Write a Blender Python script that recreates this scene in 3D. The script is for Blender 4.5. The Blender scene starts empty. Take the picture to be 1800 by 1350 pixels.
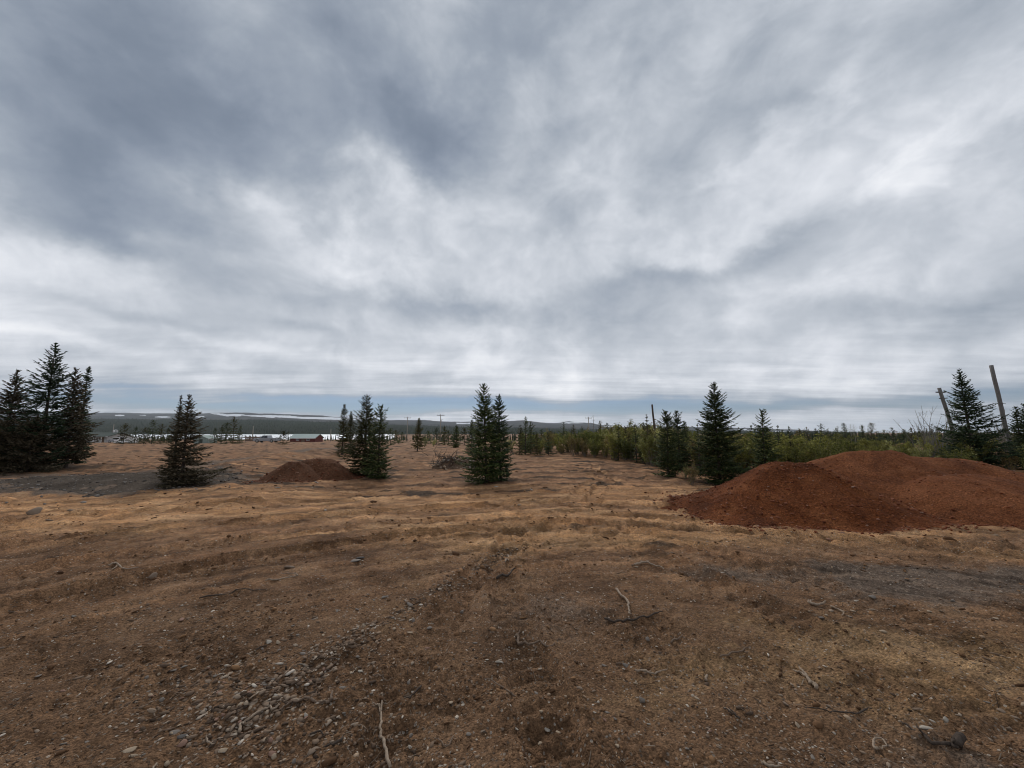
import bpy, math, random
import numpy as np
from mathutils import Vector

# ------------------------------------------------------------------ camera, sky, sun, exposure
SC = bpy.context.scene
COL = SC.collection
CAM_H = 1.8
F_PX = 680.0            # focal length in pixels of an 1800 px wide frame (ultra-wide phone lens)
HOR = 758.0             # eye-level row
PITCH = math.atan((HOR - 675.0) / F_PX)
cd = bpy.data.cameras.new("camera")
cd.sensor_width = 36.0
cd.lens = 36.0 * F_PX / 1800.0
cd.clip_start = 0.05
cd.clip_end = 40000.0
cam = bpy.data.objects.new("camera", cd)
COL.objects.link(cam)
cam.location = (0, 0, CAM_H)
cam.rotation_euler = (math.pi / 2 + PITCH, 0, 0)
SC.camera = cam
SC.view_settings.view_transform = 'Standard'
SC.view_settings.look = 'None'
SC.view_settings.exposure = 0.16
SC.view_settings.gamma = 1.0
SC.view_settings.use_curve_mapping = False
SC.cycles.use_denoising = True
SC.cycles.filter_width = 1.0
SC.cycles.max_bounces = 6
SC.cycles.volume_bounces = 0
SC.cycles.transparent_max_bounces = 8

SUN_AZ = math.radians(-14)      # measured from +Y (view direction) towards +X
SUN_EL = math.radians(36)


def px_angles(px, py):
    """azimuth and elevation of a direction"""
    x = (px - 900.0) / F_PX
    y = (675.0 - py) / F_PX
    c, s = math.cos(PITCH), math.sin(PITCH)
    d = (x, c - s * y, s + c * y)
    return math.atan2(d[0], d[1]), math.atan2(d[2], math.hypot(d[0], d[1]))


def build_world():
    w = bpy.data.worlds.new("World")
    SC.world = w
    w.use_nodes = True
    w.cycles.sampling_method = 'MANUAL'
    w.cycles.sample_map_resolution = 256
    nt = w.node_tree
    nt.nodes.clear()
    N = nt.nodes.new
    L = nt.links.new

    def M(op, a, b=None, c=None, clamp=False):
        n = N('ShaderNodeMath'); n.operation = op; n.use_clamp = clamp
        for i, v in enumerate((a, b, c)):
            if v is None: continue
            if isinstance(v, (int, float)): n.inputs[i].default_value = v
            else: L(v, n.inputs[i])
        return n.outputs[0]

    def smooth(v, a, b, x=0.0, y=1.0):
        n = N('ShaderNodeMapRange'); n.interpolation_type = 'SMOOTHSTEP'
        L(v, n.inputs[0])
        n.inputs[1].default_value = a; n.inputs[2].default_value = b
        n.inputs[3].default_value = x; n.inputs[4].default_value = y
        return n.outputs[0]

    def XYZ(x, y, z):
        n = N('ShaderNodeCombineXYZ')
        for i, v in enumerate((x, y, z)):
            if isinstance(v, (int, float)): n.inputs[i].default_value = v
            else: L(v, n.inputs[i])
        return n.outputs[0]

    def noise(vec, scale, detail=5.0, rough=0.55, dist=0.0, lac=2.0):
        n = N('ShaderNodeTexNoise'); n.noise_dimensions = '3D'
        L(vec, n.inputs['Vector'])
        n.inputs['Scale'].default_value = scale
        n.inputs['Detail'].default_value = detail
        n.inputs['Roughness'].default_value = rough
        n.inputs['Distortion'].default_value = dist
        n.inputs['Lacunarity'].default_value = lac
        return n

    tc = N('ShaderNodeTexCoord')
    sep = N('ShaderNodeSeparateXYZ')
    L(tc.outputs['Generated'], sep.inputs[0])
    dx, dy, dz = sep.outputs
    up = M('MAXIMUM', dz, 0.0)
    den = M('ADD', up, 0.045)
    px_, py_ = M('DIVIDE', dx, den), M('DIVIDE', dy, den)
    P = XYZ(px_, py_, 0.0)                       # position on the cloud layer
    az = M('ARCTAN2', dx, dy)
    hyp = M('SQRT', M('ADD', M('MULTIPLY', dx, dx), M('MULTIPLY', dy, dy)))
    el = M('ARCTAN2', dz, hyp)
    # warp of the big cloud masses
    mp0 = N('ShaderNodeMapping'); L(tc.outputs['Generated'], mp0.inputs[0]); mp0.inputs['Scale'].default_value = (1.0, 1.0, 1.25)
    wn = noise(mp0.outputs[0], 2.6, 6, 0.60, 0.0)
    ws = N('ShaderNodeSeparateColor'); L(wn.outputs['Color'], ws.inputs[0])
    wamp = smooth(el, 0.03, 0.5, 0.16, 0.62)
    azw = M('ADD', az, M('MULTIPLY', M('SUBTRACT', ws.outputs[0], 0.5), wamp))
    elw = M('ADD', el, M('MULTIPLY', M('SUBTRACT', ws.outputs[1], 0.5), M('MULTIPLY', wamp, 0.75)))

    feats = [  # column, row, half-width, half-height (photo pixels), tilt deg, weight
        (360, 215, 480, 150, 16, -0.30), (740, 225, 230, 110, 30, -0.28), (60, 330, 260, 130, 5, -0.20),
        (120, 410, 220, 50, 4, -0.16), (380, 385, 250, 40, 5, -0.13), (1080, 345, 260, 110, -20, -0.13),
        (1230, 495, 230, 34, -6, -0.15), (1590, 555, 300, 40, 6, -0.20), (820, 552, 250, 26, 5, -0.15), (520, 572, 150, 14, 5, -0.10),
        (1700, 70, 350, 120, -15, -0.08), (950, 60, 260, 60, 0, -0.07), (150, 545, 200, 12, 2, -0.12),
        (420, 690, 330, 10, 1, -0.13), (860, 714, 430, 14, 0, -0.55), (420, 712, 220, 9, 0, -0.30), (1380, 712, 420, 10, 0, -0.32),
        (720, 380, 260, 80, -10, 0.22), (1010, 440, 310, 58, -8, 0.14), (560, 430, 170, 45, 8, 0.16),
        (650, 292, 70, 40, 10, 0.14), (1530, 335, 230, 40, -22, 0.15), (1340, 250, 120, 32, -32, 0.13),
        (1650, 300, 160, 30, -24, 0.07), (1230, 450, 160, 36, -5, 0.12), (70, 590, 200, 12, 3, 0.20), (470, 612, 230, 10, 3, 0.12),
        (900, 640, 300, 16, 2, 0.02), (1450, 640, 300, 14, 0, 0.03), (700, 738, 300, 8, 0, 0.12), (1250, 668, 250, 8, 0, 0.06),
        (560, 30, 420, 70, 0, 0.05), (300, 520, 330, 40, 3, 0.10), (1500, 430, 340, 50, 0, 0.08),
    ]
    total = None
    for (fx, fy, rx, ry, rot, wt) in feats:
        a0, e0 = px_angles(fx, fy)
        a1, _ = px_angles(fx + rx * 0.5, fy); a2, _ = px_angles(fx - rx * 0.5, fy)
        _, e1 = px_angles(fx, fy - ry * 0.5); _, e2 = px_angles(fx, fy + ry * 0.5)
        ra, re = max(a1 - a2, 1e-3), max(e1 - e2, 1e-3)
        r = math.radians(-rot); c, s = math.cos(r), math.sin(r)
        da, de = M('SUBTRACT', azw, a0), M('SUBTRACT', elw if ry > 18 else M('ADD', M('MULTIPLY', elw, 0.5), M('MULTIPLY', el, 0.5)), e0)
        u = M('ADD', M('MULTIPLY', da, c / ra), M('MULTIPLY', de, s / ra))
        v = M('ADD', M('MULTIPLY', da, -s / re), M('MULTIPLY', de, c / re))
        q = M('ADD', M('MULTIPLY', u, u), M('MULTIPLY', v, v))
        g = M('MULTIPLY', M('EXPONENT', M('MULTIPLY', q, -1.0)), wt)
        total = g if total is None else M('ADD', total, g)

    # cloud-layer noise: broad masses, lumps, torn edges, layers low down
    mp = N('ShaderNodeMapping'); L(tc.outputs['Generated'], mp.inputs[0]); mp.inputs['Scale'].default_value = (1.0, 1.0, 1.35); mp.inputs['Location'].default_value = (3.1, 7.7, 0.4)
    n_big = noise(mp0.outputs[0], 1.3, 2, 0.5, 0.0).outputs[0]
    n_mid = noise(mp.outputs[0], 3.1, 7, 0.56, 0.3).outputs[0]
    mp2 = N('ShaderNodeMapping'); L(tc.outputs['Generated'], mp2.inputs[0]); mp2.inputs['Scale'].default_value = (1.0, 1.0, 1.45); mp2.inputs['Rotation'].default_value = (0, math.radians(-9), 0)
    n_str = noise(mp2.outputs[0], 8.5, 6, 0.6, 0.5).outputs[0]
    mp3 = N('ShaderNodeMapping'); L(P, mp3.inputs[0]); mp3.inputs['Scale'].default_value = (0.30, 1.0, 1)
    n_hor = noise(mp3.outputs[0], 1.5, 5, 0.6, 0.2).outputs[0]
    low = smooth(el, 0.02, 0.36, 1.0, 0.0)
    lay = M('ADD', total, M('ADD', M('MULTIPLY', M('SUBTRACT', n_big, 0.5), 0.25), M('MULTIPLY', M('SUBTRACT', n_mid, 0.5), 0.86)))
    # thinner cloud breaks up into lumps, thick cloud stays smooth
    thin = smooth(lay, -0.22, 0.22, 0.28, 1.0)
    b = M('ADD', smooth(el, 0.28, 0.95, 0.66, 0.49), lay)
    b = M('ADD', b, M('MULTIPLY', M('SUBTRACT', n_str, 0.5), M('MULTIPLY', thin, 0.52)))
    b = M('ADD', b, M('MULTIPLY', M('SUBTRACT', n_hor, 0.5), M('MULTIPLY', low, 0.62)))
    cr = N('ShaderNodeValToRGB'); L(b, cr.inputs[0])
    e = cr.color_ramp.elements
    stops = [(0.0, (0.135, 0.165, 0.205)), (0.22, (0.205, 0.240, 0.285)), (0.42, (0.320, 0.358, 0.410)), (0.60, (0.480, 0.515, 0.570)),
             (0.78, (0.680, 0.705, 0.755)), (1.0, (0.90, 0.91, 0.935))]
    e[0].position, e[0].color = stops[0][0], (*stops[0][1], 1)
    e[1].position, e[1].color = stops[-1][0], (*stops[-1][1], 1)
    for p, c in stops[1:-1]:
        k = e.new(p); k.color = (*c, 1)
    # thin places low down let the blue of the clear sky through
    sky = N('ShaderNodeTexSky'); sky.sky_type = 'NISHITA'; sky.sun_disc = False
    sky.sun_elevation = SUN_EL; sky.sun_rotation = SUN_AZ; sky.altitude = 500; sky.air_density = 1.4; sky.dust_density = 0.2; sky.ozone_density = 2.0
    scl = N('ShaderNodeMix'); scl.data_type = 'RGBA'; scl.blend_type = 'MULTIPLY'; scl.inputs[0].default_value = 1.0
    L(cr.outputs[0], scl.inputs[6]); scl.inputs[7].default_value = (10, 10, 10, 1)
    bl = N('ShaderNodeMix'); bl.data_type = 'RGBA'; bl.blend_type = 'MULTIPLY'; bl.inputs[0].default_value = 1.0
    L(sky.outputs[0], bl.inputs[6]); bl.inputs[7].default_value = (0.33, 0.45, 0.78, 1)
    lowb = smooth(el, 0.04, 0.16, 1.0, 0.12)
    gap = M('MULTIPLY', smooth(b, 0.26, 0.62, 1.0, 0.0), lowb)
    gap = M('MULTIPLY', gap, 0.65)
    mx = N('ShaderNodeMix'); mx.data_type = 'RGBA'
    L(gap, mx.inputs[0]); L(scl.outputs[2], mx.inputs[6]); L(bl.outputs[2], mx.inputs[7])
    bg = N('ShaderNodeBackground'); bg.inputs[1].default_value = 0.1
    L(mx.outputs[2], bg.inputs[0])
    out = N('ShaderNodeOutputWorld'); L(bg.outputs[0], out.inputs[0])


build_world()
sl = bpy.data.lights.new("sun", 'SUN')
sl.energy = 1.5
sl.angle = math.radians(22)
sl.color = (1.0, 0.96, 0.90)
so = bpy.data.objects.new("sun", sl)
COL.objects.link(so)
so.rotation_euler = Vector((-math.sin(SUN_AZ) * math.cos(SUN_EL), -math.cos(SUN_AZ) * math.cos(SUN_EL), -math.sin(SUN_EL))).to_track_quat('-Z', 'Y').to_euler()

# ------------------------------------------------------------------ helpers
RNG = np.random.default_rng(11)
random.seed(11)
_perm = np.random.default_rng(5).permutation(4096).astype(np.int64)
_ga = np.random.default_rng(6).uniform(0, 2 * np.pi, 4096)
_gx, _gy = np.cos(_ga), np.sin(_ga)


def perlin(x, y, seed=0):
    x = np.asarray(x, float) + seed * 17.31
    y = np.asarray(y, float) - seed * 9.17
    xi = np.floor(x).astype(np.int64); yi = np.floor(y).astype(np.int64)
    xf, yf = x - xi, y - yi
    u = xf * xf * xf * (xf * (xf * 6 - 15) + 10); v = yf * yf * yf * (yf * (yf * 6 - 15) + 10)

    def g(ix, iy, fx, fy):
        h = _perm[(_perm[ix & 4095] + iy) & 4095]
        return _gx[h] * fx + _gy[h] * fy
    a = g(xi, yi, xf, yf); b = g(xi + 1, yi, xf - 1, yf)
    c = g(xi, yi + 1, xf, yf - 1); d = g(xi + 1, yi + 1, xf - 1, yf - 1)
    return 1.5 * ((a + u * (b - a)) * (1 - v) + (c + u * (d - c)) * v)


def fbm(x, y, octv=4, seed=0, gain=0.5):
    s = 0.0; a = 1.0
    for k in range(octv):
        s = s + a * perlin(x * 2 ** k, y * 2 ** k, seed + k * 3)
        a *= gain
    return s


def sstep(v, a, b):
    t = np.clip((v - a) / (b - a), 0, 1)
    return t * t * (3 - 2 * t)


def tag(o, label=None, cat=None, group=None, kind=None):
    if label: o['label'] = label
    if cat: o['category'] = cat
    if group: o['group'] = group
    if kind: o['kind'] = kind
    return o


def new_mesh(name, verts, faces, mats=(), smooth=False, attrs=None):
    verts = np.ascontiguousarray(verts, np.float32)
    me = bpy.data.meshes.new(name)
    if isinstance(faces, np.ndarray):
        nf, k = faces.shape
        me.vertices.add(len(verts)); me.vertices.foreach_set('co', verts.ravel())
        me.loops.add(nf * k); me.loops.foreach_set('vertex_index', faces.astype(np.int32).ravel())
        me.polygons.add(nf); me.polygons.foreach_set('loop_start', np.arange(0, nf * k, k, dtype=np.int32))
        me.update(calc_edges=True)
    else:
        me.from_pydata([tuple(map(float, v)) for v in verts], [], faces)
        me.update()
    for m in (mats if isinstance(mats, (list, tuple)) else [mats]):
        me.materials.append(m)
    if smooth: me.polygons.foreach_set('use_smooth', np.ones(len(me.polygons), bool))
    for an, arr in (attrs or {}).items():
        arr = np.asarray(arr, np.float32)
        if arr.ndim == 1:
            at = me.attributes.new(an, 'FLOAT', 'POINT'); at.data.foreach_set('value', arr)
        else:
            at = me.color_attributes.new(an, 'FLOAT_COLOR', 'POINT')
            c = np.ones((len(arr), 4), np.float32); c[:, :arr.shape[1]] = arr
            at.data.foreach_set('color', c.ravel())
    return me


def link(name, me, parent=None, loc=None, rot=None, scale=None):
    o = bpy.data.objects.new(name, me)
    COL.objects.link(o)
    if parent: o.parent = parent
    if loc is not None: o.location = loc
    if rot is not None: o.rotation_euler = rot
    if scale is not None: o.scale = (scale,) * 3 if isinstance(scale, (int, float)) else scale
    return o


def empty(name, loc, rz=0.0, scale=1.0):
    o = bpy.data.objects.new(name, None)
    COL.objects.link(o); o.location = loc; o.rotation_euler = (0, 0, rz)
    o.scale = (scale,) * 3 if isinstance(scale, (int, float)) else scale
    return o


class MB:
    """collects boxes, prisms and tubes for one mesh"""
    def __init__(s): s.v = []; s.f = []

    def box(s, c, d, rz=0.0):
        b = len(s.v); x, y, z = [q / 2 for q in d]
        cr, sr = math.cos(rz), math.sin(rz)
        for sx, sy, sz in ((-1,-1,-1),(1,-1,-1),(1,1,-1),(-1,1,-1),(-1,-1,1),(1,-1,1),(1,1,1),(-1,1,1)):
            px, py = sx * x, sy * y
            s.v.append((c[0] + px * cr - py * sr, c[1] + px * sr + py * cr, c[2] + sz * z))
        s.f += [tuple(b + i for i in q) for q in ((0,3,2,1),(4,5,6,7),(0,1,5,4),(1,2,6,5),(2,3,7,6),(3,0,4,7))]
        return s

    def prism(s, prof, y0, y1):
        """closed profile in x,z extruded along y"""
        b = len(s.v); n = len(prof)
        for y in (y0, y1):
            s.v += [(p[0], y, p[1]) for p in prof]
        s.f += [tuple(b + i for i in range(n)), tuple(b + n + i for i in range(n - 1, -1, -1))]
        for i in range(n):
            j = (i + 1) % n
            s.f.append((b + i, b + n + i, b + n + j, b + j))
        return s

    def tube(s, pts, rad, n=6, cap=True):
        pts = [Vector(p) for p in pts]
        b = len(s.v)
        for i, p in enumerate(pts):
            t = (pts[min(i + 1, len(pts) - 1)] - pts[max(i - 1, 0)]).normalized()
            a = Vector((0, 0, 1)) if abs(t.z) < 0.8 else Vector((1, 0, 0))
            u = t.cross(a).normalized(); w = t.cross(u)
            r = rad[i] if isinstance(rad, (list, tuple, np.ndarray)) else rad
            for k in range(n):
                q = p + (u * math.cos(2 * math.pi * k / n) + w * math.sin(2 * math.pi * k / n)) * r
                s.v.append(tuple(q))
        for i in range(len(pts) - 1):
            for k in range(n):
                a0 = b + i * n + k; a1 = b + i * n + (k + 1) % n
                s.f.append((a0, a1, a1 + n, a0 + n))
        if cap:
            s.f.append(tuple(b + k for k in range(n - 1, -1, -1)))
            s.f.append(tuple(b + (len(pts) - 1) * n + k for k in range(n)))
        return s

    def build(s, name, mat, parent=None, smooth=False, loc=None):
        return link(name, new_mesh(name, np.array(s.v), s.f, mat, smooth), parent, loc)

    def mesh(s, name, mat, smooth=False):
        return new_mesh(name, np.array(s.v), s.f, mat, smooth)


# ------------------------------------------------------------------ materials
def mat_nodes(name):
    m = bpy.data.materials.new(name); m.use_nodes = True
    nt = m.node_tree
    b = nt.nodes['Principled BSDF']
    b.inputs['Specular IOR Level'].default_value = 0.25
    return m, nt, b


def nd(nt, kind, **kw):
    n = nt.nodes.new(kind)
    for k, v in kw.items():
        if k in n.inputs: n.inputs[k].default_value = v
        else: setattr(n, k, v)
    return n


def ramp(nt, fac, stops):
    n = nt.nodes.new('ShaderNodeValToRGB')
    nt.links.new(fac, n.inputs[0])
    e = n.color_ramp.elements
    e[0].position, e[0].color = stops[0][0], (*stops[0][1], 1)
    e[1].position, e[1].color = stops[-1][0], (*stops[-1][1], 1)
    for p, c in stops[1:-1]:
        e.new(p).color = (*c, 1)
    return n.outputs[0]


def mixc(nt, fac, a, b, mode='MIX'):
    n = nt.nodes.new('ShaderNodeMix'); n.data_type = 'RGBA'; n.blend_type = mode
    for i, v in ((0, fac), (6, a), (7, b)):
        if isinstance(v, (int, float)): n.inputs[i].default_value = v
        elif isinstance(v, tuple): n.inputs[i].default_value = (*v, 1) if len(v) == 3 else v
        else: nt.links.new(v, n.inputs[i])
    return n.outputs[2]


def mth(nt, op, a, b=None, clamp=False):
    n = nt.nodes.new('ShaderNodeMath'); n.operation = op; n.use_clamp = clamp
    for i, v in enumerate((a, b)):
        if v is None: continue
        if isinstance(v, (int, float)): n.inputs[i].default_value = v
        else: nt.links.new(v, n.inputs[i])
    return n.outputs[0]


def noise_of(nt, vec, scale, detail=4, rough=0.55, dist=0.0):
    n = nt.nodes.new('ShaderNodeTexNoise')
    n.inputs['Scale'].default_value = scale; n.inputs['Detail'].default_value = detail
    n.inputs['Roughness'].default_value = rough; n.inputs['Distortion'].default_value = dist
    nt.links.new(vec, n.inputs['Vector'])
    return n.outputs[0]


def simple(name, c1, c2=None, scale=6.0, rough=0.85, detail=4, bump=0.0, metallic=0.0, spec=0.25):
    """two-tone noisy surface"""
    m, nt, b = mat_nodes(name)
    tc = nt.nodes.new('ShaderNodeTexCoord')
    f = noise_of(nt, tc.outputs['Object'], scale, detail)
    nt.links.new(ramp(nt, f, [(0.3, c1), (0.7, c2 or tuple(q * 0.75 for q in c1))]), b.inputs['Base Color'])
    b.inputs['Roughness'].default_value = rough; b.inputs['Metallic'].default_value = metallic
    b.inputs['Specular IOR Level'].default_value = spec
    if bump:
        bn = nd(nt, 'ShaderNodeBump', Strength=bump, Distance=0.02)
        nt.links.new(f, bn.inputs['Height']); nt.links.new(bn.outputs[0], b.inputs['Normal'])
    return m


def tinted(name, lo, hi, attr='tint', rough=0.9, spec=0.1, noise_scale=0.0, noise_amt=0.35, trans=0.0, objvar=0.0):
    """colour between lo and hi by a per-piece random attribute"""
    m, nt, b = mat_nodes(name)
    at = nt.nodes.new('ShaderNodeAttribute'); at.attribute_name = attr
    stops = [(0.0, lo), (1.0, hi)] if not isinstance(lo, list) else lo
    c = ramp(nt, at.outputs['Fac'], stops)
    if objvar:
        oi = nt.nodes.new('ShaderNodeObjectInfo')
        c = mixc(nt, 1.0, c, ramp(nt, oi.outputs['Random'], [(0.0, (1 - objvar, 1 - objvar * 0.9, 1 - objvar)), (0.5, (1.05, 1, 0.9)), (1.0, (1 + objvar * 1.3, 1 + objvar * 1.2, 1 + objvar * 0.6))]), 'MULTIPLY')
    if noise_scale:
        tc = nt.nodes.new('ShaderNodeTexCoord')
        f = noise_of(nt, tc.outputs['Object'], noise_scale, 3)
        c = mixc(nt, noise_amt, c, ramp(nt, f, [(0.3, (0.35, 0.35, 0.35)), (0.7, (1.5, 1.5, 1.5))]), 'MULTIPLY')
    nt.links.new(c, b.inputs['Base Color'])
    b.inputs['Roughness'].default_value = rough
    b.inputs['Specular IOR Level'].default_value = spec
    if trans:
        tr = nt.nodes.new('ShaderNodeBsdfTranslucent'); nt.links.new(c, tr.inputs[0])
        mx = nt.nodes.new('ShaderNodeMixShader'); mx.inputs[0].default_value = trans
        nt.links.new(b.outputs[0], mx.inputs[1]); nt.links.new(tr.outputs[0], mx.inputs[2])
        nt.links.new(mx.outputs[0], nt.nodes['Material Output'].inputs[0])
    return m


# ------------------------------------------------------------------ terrain
def seg_dist(x, y, pts):
    """distance to a polyline and arc length along it"""
    best = np.full(x.shape, 1e9); arc = np.zeros(x.shape); acc = 0.0
    for (ax, ay), (bx, by) in zip(pts[:-1], pts[1:]):
        ex, ey = bx - ax, by - ay; l2 = ex * ex + ey * ey; l = math.sqrt(l2)
        t = np.clip(((x - ax) * ex + (y - ay) * ey) / l2, 0, 1)
        d = np.hypot(x - ax - t * ex, y - ay - t * ey)
        k = d < best
        best = np.where(k, d, best); arc = np.where(k, acc + t * l, arc)
        acc += l
    return best, arc


def flat(px, py, z=0.0):
    """point of the level plane z seen at a pixel of the photograph"""
    x = (px - 900.0) / F_PX; y = (675.0 - py) / F_PX
    c, s = math.cos(PITCH), math.sin(PITCH)
    d = (x, c - s * y, s + c * y)
    t = (z - CAM_H) / d[2]
    return d[0] * t, d[1] * t


def fp(*pts): return [flat(*p) for p in pts]


def spline(pts, n=8):
    """Catmull-Rom through points of any dimension"""
    P = [np.array(p, float) for p in pts]
    P = [2 * P[0] - P[1]] + P + [2 * P[-1] - P[-2]]
    out = []
    for i in range(1, len(P) - 2):
        for k in range(n):
            t = k / n
            out.append(0.5 * (2 * P[i] + (P[i+1] - P[i-1]) * t + (2*P[i-1] - 5*P[i] + 4*P[i+1] - P[i+2]) * t*t + (3*P[i] - P[i-1] - 3*P[i+1] + P[i+2]) * t**3))
    out.append(P[-2])
    return out


# wheel and crawler tracks: path, half width, depth, lug spacing
TRACKS = [
    (fp((1010, 1420), (960, 1250), (915, 1120), (890, 1040), (880, 985), (905, 940)), 0.22, 0.028, 0.16),
    (fp((700, 1420), (690, 1300), (745, 1150), (800, 1060), (860, 985), (980, 930)), 0.20, 0.020, 0.16),
    (fp((1800, 1290), (1500, 1135), (1320, 1060), (1180, 990), (1060, 940), (900, 915)), 0.24, 0.026, 0.18),
    (fp((1800, 1180), (1560, 1075), (1400, 1020), (1240, 965), (1080, 925)), 0.22, 0.022, 0.18),
    (fp((-200, 1120), (150, 1040), (420, 985), (700, 945), (1000, 920), (1300, 935), (1800, 965)), 0.25, 0.030, 0.2),
    (fp((-200, 1050), (150, 990), (420, 950), (700, 920), (1000, 902), (1300, 920)), 0.25, 0.028, 0.2),
    (fp((-200, 985), (150, 945), (450, 915), (760, 893), (1000, 885), (1180, 893)), 0.28, 0.03, 0.0),
    (fp((-200, 930), (150, 905), (450, 886), (760, 872), (1000, 868), (1150, 872)), 0.28, 0.03, 0.0),
    (fp((1040, 880), (1060, 856), (1090, 842), (1050, 828), (1045, 815)), 0.22, 0.018, 0.0),
    (fp((1010, 880), (1030, 856), (1055, 842), (1020, 828)), 0.22, 0.016, 0.0),
]
# gravel windrow pushed up by a blade
WINDROW = fp((430, 1260), (560, 1170), (650, 1110), (735, 1062), (800, 1022), (875, 978), (900, 960))
# the dirt road that climbs past the trees at the left
ROAD = fp((-500, 850), (-100, 836), (150, 832), (300, 825), (400, 813), (500, 798), (580, 786), (640, 779))
# earth bank thrown up along the near side of the road
BANK = fp((395, 834), (450, 818), (520, 805), (590, 796), (630, 792))


# the sweep that the blade and the trucks follow across the clearing
SWEEP = fp((-1500, 1300), (-600, 1160), (-200, 1085), (150, 1015), (420, 967), (700, 932), (1000, 911), (1300, 927), (1800, 968), (2600, 1030))


def scrape(x, y):
    """grooves that run along the sweep; returns noise about -1..1"""
    best = np.full(x.shape, 1e9); sd = np.zeros(x.shape); arc = np.zeros(x.shape); acc = 0.0
    for (ax, ay), (bx, by) in zip(SWEEP_S[:-1], SWEEP_S[1:]):
        ex, ey = bx - ax, by - ay; l = math.hypot(ex, ey)
        t = np.clip(((x - ax) * ex + (y - ay) * ey) / (l * l), 0, 1)
        d = np.hypot(x - ax - t * ex, y - ay - t * ey)
        k = d < best
        cr = (ex * (y - ay) - ey * (x - ax)) / l
        best = np.where(k, d, best); sd = np.where(k, np.sign(cr) * d, sd); arc = np.where(k, acc + t * l, arc)
        acc += l
    return 0.65 * fbm(arc / 3.0, sd / 0.34, 3, 91, 0.6) + 0.5 * fbm(arc / 1.6, sd / 0.11, 3, 95, 0.6)


SWEEP_S = [tuple(p) for p in spline(SWEEP, 4)]


def ground_z(x, y, detail=True):
    x = np.asarray(x, float); y = np.asarray(y, float)
    r = np.hypot(x, y)
    yf = np.where(y > 0, y, r)
    z = np.interp(yf, [0, 40, 110, 200, 480, 600, 1200, 1300, 3000, 12000], [0, 0, -1.35, -3.0, -7.0, -8, -8.2, -8.5, -10, -60])
    q = x / np.maximum(y, 1.0)
    lake = (1 - sstep(q, -0.36, -0.22)) * sstep(yf, 300, 480) * (1 - sstep(yf, 1230, 1320)) * (y > 0)
    z = z - 4.5 * lake
    far = sstep(r, 4, 14)
    z = z + 0.13 * far * fbm(x / 7.0, y / 7.0, 3, 1) + 0.16 * sstep(r, 40, 130) * fbm(x / 40.0, y / 40.0, 3, 2)
    kb = np.nonzero((r < 80) & (x < 0) & (y > 8))
    if len(kb[0]):
        d, a = seg_dist(x[kb], y[kb], BANK)
        z[kb] = z[kb] + 0.34 * np.exp(-(d / 1.5) ** 2) * (1 + 0.35 * perlin(x[kb] * 0.6, y[kb] * 0.6, 33))
    if not detail: return z
    mid = sstep(r, 4.5, 8.0)
    kn = np.nonzero((r < 18) & (y > 1))
    if len(kn[0]):
        z[kn] = z[kn] + (0.004 + 0.016 * sstep(r[kn], 3.5, 6.5)) * (1 - sstep(y[kn], 10, 16)) * scrape(x[kn], y[kn])
    # long scraped lines across the clearing
    st = fbm(x / 2.2 + 0.25 * y, y / 0.42, 3, 3)
    z = z + (0.004 + 0.026 * sstep(r, 8, 13)) * st * (1 - 0.4 * sstep(r, 20, 60))
    # torn, lumpy ground farther off
    lump = fbm(x / 0.75, y / 0.75, 3, 4)
    z = z + 0.060 * sstep(r, 9, 18) * np.maximum(lump, -0.25) * (1 - sstep(r, 80, 200))
    # near: clods, crumbs
    patch = sstep(fbm(x / 1.3, y / 1.3, 2, 5), -0.5, 0.6)
    z = z + (0.018 + 0.026 * patch) * fbm(x / 0.30, y / 0.30, 3, 6) * (1 - sstep(r, 20, 40))
    crumb = fbm(x / 0.075, y / 0.075, 3, 7, 0.6)
    z = z + (0.008 + 0.016 * patch) * np.maximum(crumb, -0.25) * (1 - sstep(r, 12, 22))
    for pts, hw, dep, lug in TRACKS:
        k = np.nonzero((r < 40) & (x > min(p[0] for p in pts) - 1) & (x < max(p[0] for p in pts) + 1) & (y > min(p[1] for p in pts) - 1) & (y < max(p[1] for p in pts) + 1))
        if not len(k[0]): continue
        d, a = seg_dist(x[k], y[k], pts)
        d = d + 0.05 * perlin(x[k] * 2, y[k] * 2, 9)
        dep = dep * (1.35 if lug and dep < 0.029 else 2.1)
        rut = -dep * (1 - sstep(d, hw * 0.75, hw)) + 0.8 * dep * np.exp(-((d - hw * 1.12) / (0.25 * hw)) ** 2)
        if lug:
            rut = rut + (0.60 * dep) * (np.abs(((a / lug + 0.3 * d / hw) % 1.0) - 0.5) * 4 - 1) * (1 - sstep(d, hw * 0.6, hw * 0.8)) * sstep(fbm(x[k], y[k], 2, 12), -0.9, 0.1)
        z[k] = z[k] + rut
    k = np.nonzero((r < 12) & (y > 0))
    d, a = seg_dist(x[k], y[k], WINDROW)
    z[k] = z[k] + 0.030 * np.exp(-(d / 0.16) ** 2) * (0.6 + 0.6 * fbm(x[k] * 5, y[k] * 5, 2, 14))
    return z


def gz(x, y): return float(ground_z(np.array([x]), np.array([y]))[0])
def gzc(x, y): return float(ground_z(np.array([x]), np.array([y]), False)[0])


def pix(px, py):
    """point of the terrain seen at a pixel of the photograph"""
    z = 0.0
    for k in range(4):
        x, y = flat(px, py, z); z = gzc(x, y) if k < 2 else gz(x, y)
    return Vector((x, y, z))


def at_depth(px, depth):
    """terrain point in the column of a pixel, at a forward distance"""
    x = (px - 900.0) / F_PX * depth
    return x, depth


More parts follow.
